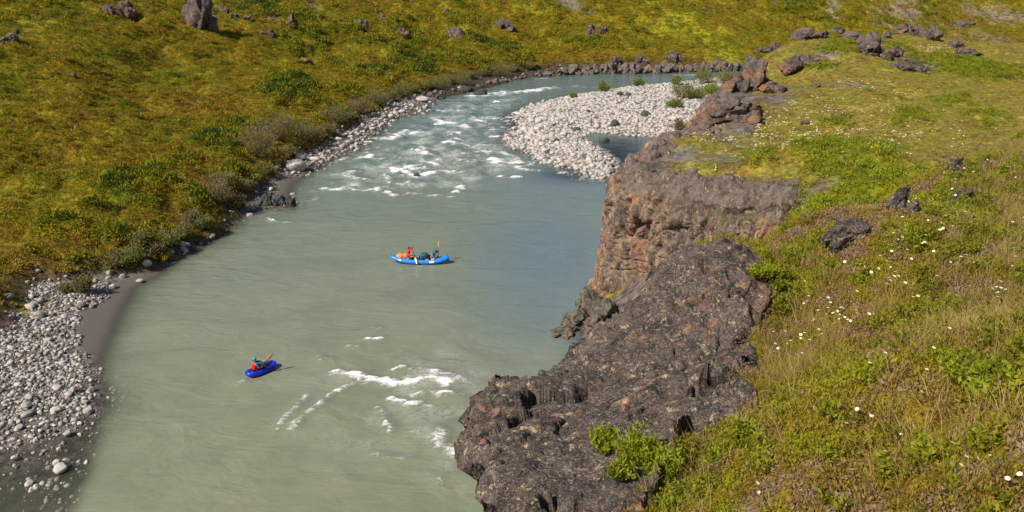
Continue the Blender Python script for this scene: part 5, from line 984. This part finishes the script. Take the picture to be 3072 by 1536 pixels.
def ring_tube(name, L, Wd, r, rise, pointed, mat, parent, seg=16, n_=96, zc=0.16):
    cs = []
    for k in range(n_):
        a = 2 * math.pi * k / n_; c_, s_ = math.cos(a), math.sin(a)
        x_ = (L / 2 - r) * math.copysign(abs(c_) ** (1.0 if pointed else 0.62), c_); y_ = (Wd / 2 - r) * math.copysign(abs(s_) ** (0.95 if pointed else 0.75), s_)
        if pointed: y_ *= 1.0
        z_ = zc + rise * (abs(x_) / (L / 2)) ** 3; cs.append((x_, y_, z_))
    C_ = np.array(cs); T = np.roll(C_, -1, 0) - np.roll(C_, 1, 0); T /= np.linalg.norm(T, axis=1)[:, None]; N2 = np.cross(T, [0, 0, 1.0]); N2 /= np.linalg.norm(N2, axis=1)[:, None]; B2 = np.cross(N2, T)
    q = np.linspace(0, 2 * math.pi, seg, endpoint=False); rr_ = r * (1 - (0.35 if pointed else 0.12) * (np.abs(C_[:, 0]) / (L / 2)) ** 6)
    V = C_[:, None] + rr_[:, None, None] * (N2[:, None] * np.cos(q)[None, :, None] + B2[:, None] * np.sin(q)[None, :, None])
    Vf = V.reshape(-1, 3); i = np.arange(n_)[:, None]; j = np.arange(seg)[None]; i2, j2 = (i + 1) % n_, (j + 1) % seg
    Fc = np.stack([i * seg + j, i2 * seg + j, i2 * seg + j2, i * seg + j2], -1).reshape(-1, 4)
    return mobj(name, Vf, Fc, mat, True, parent=parent), C_
def sheet(name, C_, z, mat, parent, shrink=1.0, x0=None, x1=None, arch=0.0, thick=0.03):
    pts = [p_ for p_ in C_ if (x0 is None or p_[0] >= x0) and (x1 is None or p_[0] <= x1)]
    P_ = np.array(pts); P_[:, :2] *= shrink; top = P_[P_[:, 1] >= 0]; top = top[np.argsort(top[:, 0])]
    xs_ = np.linspace(top[0, 0], top[-1, 0], 26); w_ = np.interp(xs_, top[:, 0], top[:, 1]); zz = np.interp(xs_, top[:, 0], top[:, 2]); ny_ = 11; t = np.linspace(-1, 1, ny_)
    Vt = np.stack([np.repeat(xs_[:, None], ny_, 1), w_[:, None] * t[None], zz[:, None] + z + arch * (1 - t[None] ** 2) + 0 * w_[:, None]], -1); Vb = Vt - [0, 0, thick]
    V = np.concatenate([Vt.reshape(-1, 3), Vb.reshape(-1, 3)]); f = grid_faces(26, ny_); n0 = 26 * ny_; edge = []
    bd = [i * ny_ for i in range(26)] + [25 * ny_ + j for j in range(1, ny_)] + [i * ny_ + ny_ - 1 for i in range(24, -1, -1)] + [j for j in range(ny_ - 2, 0, -1)]
    for a, b_ in zip(bd, bd[1:] + bd[:1]): edge.append([a, b_, b_ + n0, a + n0])
    return mobj(name, V, np.vstack([f, f[:, ::-1] + n0, np.array(edge)]), mat, True, parent=parent)
def blobmesh(name, sx, sy, sz, mat, loc, parent=None, seed=1, rough=0.05, rot=(0, 0, 0), box=1.0):
    V, Fc = ICO[3]; V = np.sign(V) * np.abs(V) ** box; V = V * (1 + rough * fbm(V[:, 0] * 2 + seed, V[:, 1] * 2, V[:, 2] * 2, o=2))[:, None]
    o = mobj(name, V * [sx, sy, sz], Fc, mat, True, parent=parent); o.location = loc; o.rotation_euler = rot; return o
def decal(name, C_, x0, x1, zl, zh, r, mat, parent, oval=True, side=-1):
    sd_ = C_[C_[:, 1] * side > 0]; sd_ = sd_[np.argsort(sd_[:, 0])]; V = []; n1_, n2_ = 16, 6
    for i in range(n1_):
        s_ = i / (n1_ - 1) * 2 - 1; x_ = (x0 + x1) / 2 + s_ * (x1 - x0) / 2; yc = np.interp(x_, sd_[:, 0], sd_[:, 1]); zc = np.interp(x_, sd_[:, 0], sd_[:, 2]); hh = math.sqrt(max(0.0, 1 - s_ ** 4)) if oval else 1
        for j in range(n2_):
            a = (zl + zh) / 2 + (j / (n2_ - 1) * 2 - 1) * (zh - zl) / 2 * hh; V.append((x_, yc + side * r * math.cos(a), zc + r * math.sin(a)))
    return mobj(name, V, grid_faces(n1_, n2_), mat, True, parent=parent)
def paddle(label, top, bot, blade1, blade2, mat_b, name="paddle", m2=None):
    root = bpy.data.objects.new(name, None); link(root); root.location = bot; tag(root, label, "paddle"); a, b_ = np.array(top) - np.array(bot), np.zeros(3)
    V, Fc = tube([b_, (a + b_) / 2, a], 0.017, 8); mobj("shaft", V, tri(Fc), MAT_SHAFT, True, parent=root); d = a / np.linalg.norm(a); s_ = np.cross(d, [0.35, 1, 0.1]); s_ /= np.linalg.norm(s_); nn = np.cross(d, s_)
    for fl_, c0, sg, mt in ((blade1, a, 1, m2 or mat_b), (blade2, b_, -1, mat_b)):
        if not fl_: continue
        Vb = []
        for i in range(9):
            q = i / 8; w_ = 0.072 * math.sin(math.pi * min(1, 0.12 + q * 0.80)) ** 0.6; c_ = c0 + d * sg * q * 0.46
            for e in (-1, 0, 1):
                Vb.append(c_ + s_ * e * w_ + nn * (0.012 * (1 - abs(e)) + 0.006)); 
            for e in (1, 0, -1): Vb.append(c_ + s_ * e * w_ - nn * (0.012 * (1 - abs(e)) + 0.006))
        Fb = grid_faces(9, 6, True); Vb = np.array(Vb); mobj("blade", np.vstack([Vb]), np.vstack([tri(Fb), [[0, 1, 2], [2, 3, 5], [0, 2, 5], [3, 4, 5]], np.array([[0, 2, 1], [2, 5, 3], [0, 5, 2], [3, 5, 4]]) + 48]), mt, True, parent=root)
    return root
def skinned(name, J, E, mat, parent, sub=2):
    """J: list of (x, y, z, radius); E: edges; first joint is the root"""
    me = bpy.data.meshes.new(name); me.from_pydata([j[:3] for j in J], E, []); o = bpy.data.objects.new(name, me); link(o)
    md = o.modifiers.new("skin", 'SKIN'); md.use_smooth_shade = True
    for k, j in enumerate(J):
        sv = me.skin_vertices[0].data[k]; r_ = j[3]; sv.radius = r_ if isinstance(r_, tuple) else (r_, r_); sv.use_root = k == 0
    s_ = o.modifiers.new("sub", 'SUBSURF'); s_.levels = sub; s_.render_levels = sub
    dg = bpy.context.evaluated_depsgraph_get(); dg.update(); m2 = bpy.data.meshes.new_from_object(o.evaluated_get(dg)); bpy.data.objects.remove(o)
    m2.name = name; m2.materials.clear(); m2.materials.append(mat); o = bpy.data.objects.new(name, m2); link(o, parent); return o
def person(label, loc, yaw, pel, chest, neck, head, hands, elbows, knees, feet, jacket, trousers, sleeve=None, vest=None, helmet=None, cap=None, bare_legs=False):
    """seated figure; all joints in the boat's frame, x = forward"""
    root_me = None; J = [(*pel, .125), (*[(a + b_) / 2 for a, b_ in zip(pel, chest)], (.12, .105)), (*chest, (.145, .11)), (*neck, .052), (*head, .085)]; hd = np.array(head); J.append((*(hd + [0.01, 0, .09]), .075)); E = [(0, 1), (1, 2), (2, 3), (3, 4), (4, 5)]
    ch = np.array(chest); wrists = []
    for s_, hnd, elb in ((1, hands[0], elbows[0]), (-1, hands[1], elbows[1])):
        sh = ch + [0.0, s_ * 0.17, 0.07]; k = len(J); J += [(*sh, .062), (*elb, .045), (*hnd, .028), (*(np.array(hnd) + 0.6 * 0.1 * (np.array(hnd) - elb) / np.linalg.norm(np.array(hnd) - elb)), .036)]; E += [(2, k), (k, k + 1), (k + 1, k + 2), (k + 2, k + 3)]
    pl = np.array(pel)
    for s_, kn, ft_ in ((1, knees[0], feet[0]), (-1, knees[1], feet[1])):
        hp = pl + [0.05, s_ * 0.10, -0.01]; k = len(J); J += [(*hp, .092), (*kn, .062), (*ft_, .042), (*(np.array(ft_) + [.13, 0, 0.02]), .035)]; E += [(0, k), (k, k + 1), (k + 1, k + 2), (k + 2, k + 3)]
    o = skinned("person", J, E, MAT_SKIN, None); V = [tuple(v.co) for v in o.data.vertices]; Fc = [tuple(p_.vertices) for p_ in o.data.polygons]
    Jn = [np.array(j[:3]) for j in J]; extra_parts = []
    for wi, ei in ((7, 6), (11, 10)):                                   # wrist joint, elbow joint: five fingers closed round the shaft
        wv = Jn[wi + 1]; d = Jn[wi] - Jn[ei]; d /= np.linalg.norm(d); up_ = np.array([0, 0, 1.0]); s2 = np.cross(d, up_); s2 /= np.linalg.norm(s2) + 1e-9; u2 = np.cross(s2, d)
        for q, ln in zip((-0.030, -0.010, 0.010, 0.030), (.062, .074, .078, .070)): extra_parts.append(tube([wv + u2 * q, wv + u2 * q + d * ln * .45, wv + u2 * q + d * ln * .7 + s2 * .025, wv + u2 * q + d * ln * .45 + s2 * .045], [.010, .0095, .009, .007], 6))
        extra_parts.append(tube([wv - d * .02 + u2 * .03, wv + u2 * .05 + s2 * .02, wv + u2 * .04 + s2 * .045], [.012, .011, .008], 6))
    hq = Jn[4]; Vi, Fi = ICO[2]
    extra_parts += [(Vi * [.016, .012, .022] + hq + [.090, 0, .03], Fi), (Vi * [.012, .010, .028] + hq + [0, .088, .03], Fi), (Vi * [.012, .010, .028] + hq + [0, -.088, .03], Fi), (Vi * [.008, .022, .007] + hq + [.082, 0, -.012], Fi)]
    Vx, Fx = join(extra_parts); base = len(V); faces = Fc + [tuple(int(a) + base for a in f) for f in Fx]; me = bpy.data.meshes.new("person"); me.from_pydata(V + [tuple(v) for v in Vx], [], faces); me.materials.append(MAT_SKIN); me.polygons.foreach_set("use_smooth", [True] * len(faces)); o.data = me
    tag(o, label, "person"); o.location = loc; o.rotation_euler = (0, 0, yaw)
    g = 1.16
    def grow(idx, edges, mat, nm, k=g, add=.012):
        mp = {a: i for i, a in enumerate(idx)}; JJ = []
        for a in idx: r_ = J[a][3]; r_ = tuple(q * k + add for q in r_) if isinstance(r_, tuple) else r_ * k + add; JJ.append((*J[a][:3], r_))
        return skinned(nm, JJ, [(mp[a], mp[b_]) for a, b_ in edges], mat, o)
    grow([2, 1, 0, 3], [(0, 1), (1, 2), (2, 3)], jacket, "jacket")
    for q, nm in ((5, "sleeve"), (9, "sleeve")): grow([q, q + 1, q + 2], [(q, q + 1), (q + 1, q + 2)], sleeve or jacket, nm)
    for q in (13, 17): grow([q, q + 1] + ([] if bare_legs else [q + 2]), [(q, q + 1)] + ([] if bare_legs else [(q + 1, q + 2)]), trousers, "trouser_leg")
    if vest: grow([3, 2, 1, 0], [(3, 2), (2, 1), (1, 0)], vest, "life_vest", 1.42, .03)
    h0 = np.array(head) + [0.0, 0, .055]
    if helmet: blobmesh("helmet", .125, .115, .105, helmet, h0 + [-.012, 0, .03], o, 2, 0.01)
    if cap: blobmesh("cap", .108, .100, .085, cap, h0 + [-.01, 0, .035], o, 2, 0.01)
    blobmesh("eye", .008, .008, .006, MAT_BLACK, hq + [.080, .030, .045], o); blobmesh("eye", .008, .008, .006, MAT_BLACK, hq + [.080, -.030, .045], o); blobmesh("hair", .100, .096, .085, MAT_HAIR, hq + [-.018, 0, .035], o, 3, .02)
    return o
def in_boat(loc, yaw, p_): c_, s_ = math.cos(yaw), math.sin(yaw); return (loc[0] + p_[0] * c_ - p_[1] * s_, loc[1] + p_[0] * s_ + p_[1] * c_, loc[2] + p_[2])

# -- the long two-person inflatable
bx, by = atz(1259, 792); yaw = R(-4)
BL = (bx, by + 0.25, 0.02)
cn = bpy.data.objects.new("inflatable_canoe", None); link(cn); cn.location = BL; cn.rotation_euler.z = yaw; tag(cn, "long bright blue inflatable canoe carrying two paddlers and bags, mid-river", "canoe")
ct, CC = ring_tube("side_tube", 4.15, 1.0, 0.155, 0.30, True, MAT_SKY, cn, zc=0.15)
sheet("floor", CC, -0.07, MAT_NAVY, cn, 0.94); sheet("bow_deck", CC, 0.10, MAT_SKY, cn, 0.99, x0=1.02, arch=.05); sheet("stern_deck", CC, 0.10, MAT_SKY, cn, 0.99, x1=-1.62, arch=.05)
sheet("bow_patch", CC * [0.34, .30, 1] + [1.16 * 0 + 1.02, 0, .02], 0.16, MAT_LIME, cn, 1.0, x0=.95, x1=1.28, arch=.03)
decal("badge", CC, 0.70, 1.06, -.15, .75, .160, MAT_WHITE, cn); decal("badge_centre", CC, 0.77, .99, .12, .50, .164, MAT_LIME, cn); decal("side_mark", CC, -1.45, -1.22, .15, .75, .160, MAT_WHITE, cn)
for xq in (-1.93, 1.93): 
    V, Fc = tube([(xq - .05, -.05, .50), (xq, 0, .57), (xq - .05, .05, .50)], .014, 6); mobj("grab_handle", V, tri(Fc), MAT_NAVY, True, parent=cn)
ib = lambda *p_: in_boat(BL, yaw, p_)
def gear(name, sx, sy, sz, mat, p_, lb, seed, box=.75, rot=0.0, extra=None):
    o = blobmesh(name, sx, sy, sz, mat, ib(*p_), None, seed, .06, (0, 0, yaw + rot), box); tag(o, lb, "bag" if "bag" in name else "cloth")
    if extra:
        for q in (-.4, .4):
            V, Fc = tube([(q * sx, sy * 1.02 * math.cos(a), sz * 1.02 * math.sin(a)) for a in np.linspace(0, 6.2832, 15)], .013, 5); mobj("strap", V, tri(Fc), extra, True, parent=o)
    return o
gear("dry_bag", .27, .23, .22, MAT_ORANGE, (-1.38, .02, .38), "bright orange dry bag at the stern of the long blue canoe", 3, .7, 0, MAT_AMBER); gear("dry_bag", .13, .22, .22, MAT_AMBER, (-1.02, .05, .40), "amber bag between the orange bag and the red-jacketed paddler", 5, .8, .2, MAT_BROWN)
gear("duffel_bag", .30, .27, .25, MAT_TEAL, (.28, .05, .46), "big dark teal bag heaped in the middle of the canoe", 6, .8, .3, MAT_BLACK); gear("pack_bag", .16, .20, .20, MAT_BLACK, (.56, .08, .36), "black pack between the teal bag and the front paddler", 7, .7); gear("dry_bag", .07, .16, .17, MAT_BROWN, (-.06, .0, .37), "tan upright bag behind the teal bag", 8, .7)
gear("dry_bag", .18, .18, .13, MAT_SKY, (-.27, .12, .33), "light blue bag in front of the rear paddler's knees", 9, .7); gear("cloth", .13, .10, .05, MAT_PINK, (.55, -.24, .30), "red and white striped cloth on the near side tube of the canoe", 10, .8)
person("person in red jacket and dark cap at the rear of the canoe, raising a paddle", BL, yaw, (-.88, 0, .28), (-.80, 0, .66), (-.76, 0, .86), (-.70, 0, .95), [(-.55, .06, 1.12), (-.30, -.30, .56)], [(-.72, .36, .93), (-.58, -.34, .50)], [(-.40, .14, .42), (-.40, -.12, .42)], [(-.05, .12, .20), (-.05, -.12, .20)], MAT_RED, MAT_PANT, cap=MAT_MAROON)
person("person in teal jacket with bare legs leaning forward at the front of the canoe", BL, yaw, (.80, 0, .28), (.90, 0, .62), (1.02, 0, .76), (1.12, 0, .80), [(1.27, .10, .78), (1.26, -.02, .55)], [(1.10, .34, .66), (1.04, -.34, .46)], [(1.12, .15, .42), (1.12, -.16, .40)], [(1.42, .13, .26), (1.40, -.15, .25)], MAT_TEALJ, MAT_TEALJ, helmet=MAT_TEALJ, bare_legs=True)
paddle("black-shafted paddle with a white blade dipping beside the red-jacketed paddler", ib(-.53, .05, 1.14), ib(-.25, -.42, .50), False, True, MAT_WHITE); paddle("paddle held upright by the front paddler with a pale wooden blade on top", ib(1.30, .10, 1.12), ib(1.26, -.03, .30), True, False, MAT_WOOD)

# -- the short one-person packraft
px0, py0 = atz(779, 1119); yaw2 = R(52); PL = (px0 + .05, py0 + .12, 0.02)
pr = bpy.data.objects.new("packraft", None); link(pr); pr.location = PL; pr.rotation_euler.z = yaw2; tag(pr, "short deep-blue oval packraft with one paddler, near the left shore", "packraft")
pt, PC = ring_tube("side_tube", 2.25, 1.0, 0.165, 0.14, False, MAT_DEEP, pr, zc=0.15)
sheet("floor", PC, -0.07, MAT_BLACK, pr, 0.92); sheet("spray_deck", PC, 0.105, MAT_BLACK, pr, 0.93, x0=-.10, arch=.07); decal("valve_mark", PC, -.98, -.88, .5, .9, .168, MAT_WHITE, pr, side=-1)
blobmesh("seat", .20, .22, .16, MAT_BLACK, (-.55, 0, .22), pr, 4, .03, (0, 0, 0), .7)
PSC = 0.80; pr.scale = (PSC,) * 3; ip_ = lambda *p_: in_boat(PL, yaw2, [PSC * q_ for q_ in p_])
pk = person("person in red life vest and teal helmet paddling the short blue packraft", PL, yaw2, (-.50, 0, .32), (-.44, 0, .70), (-.40, 0, .89), (-.36, 0, .98), [(.10, -.50, .84), (-.18, -.36, .52)], [(.02, .02, .74), (-.40, -.40, .54)], [(-.02, .16, .48), (-.02, -.16, .48)], [(.40, .14, .24), (.40, -.14, .24)], MAT_TEALJ, MAT_PANT, sleeve=MAT_TEALJ, vest=MAT_RED, helmet=MAT_HELM); pk.scale = (PSC,) * 3
paddle("dark-shafted paddle held slanting up across the packraft", ip_(.13, -.53, .90), ip_(-.26, -.33, .42), True, False, MAT_BROWN)
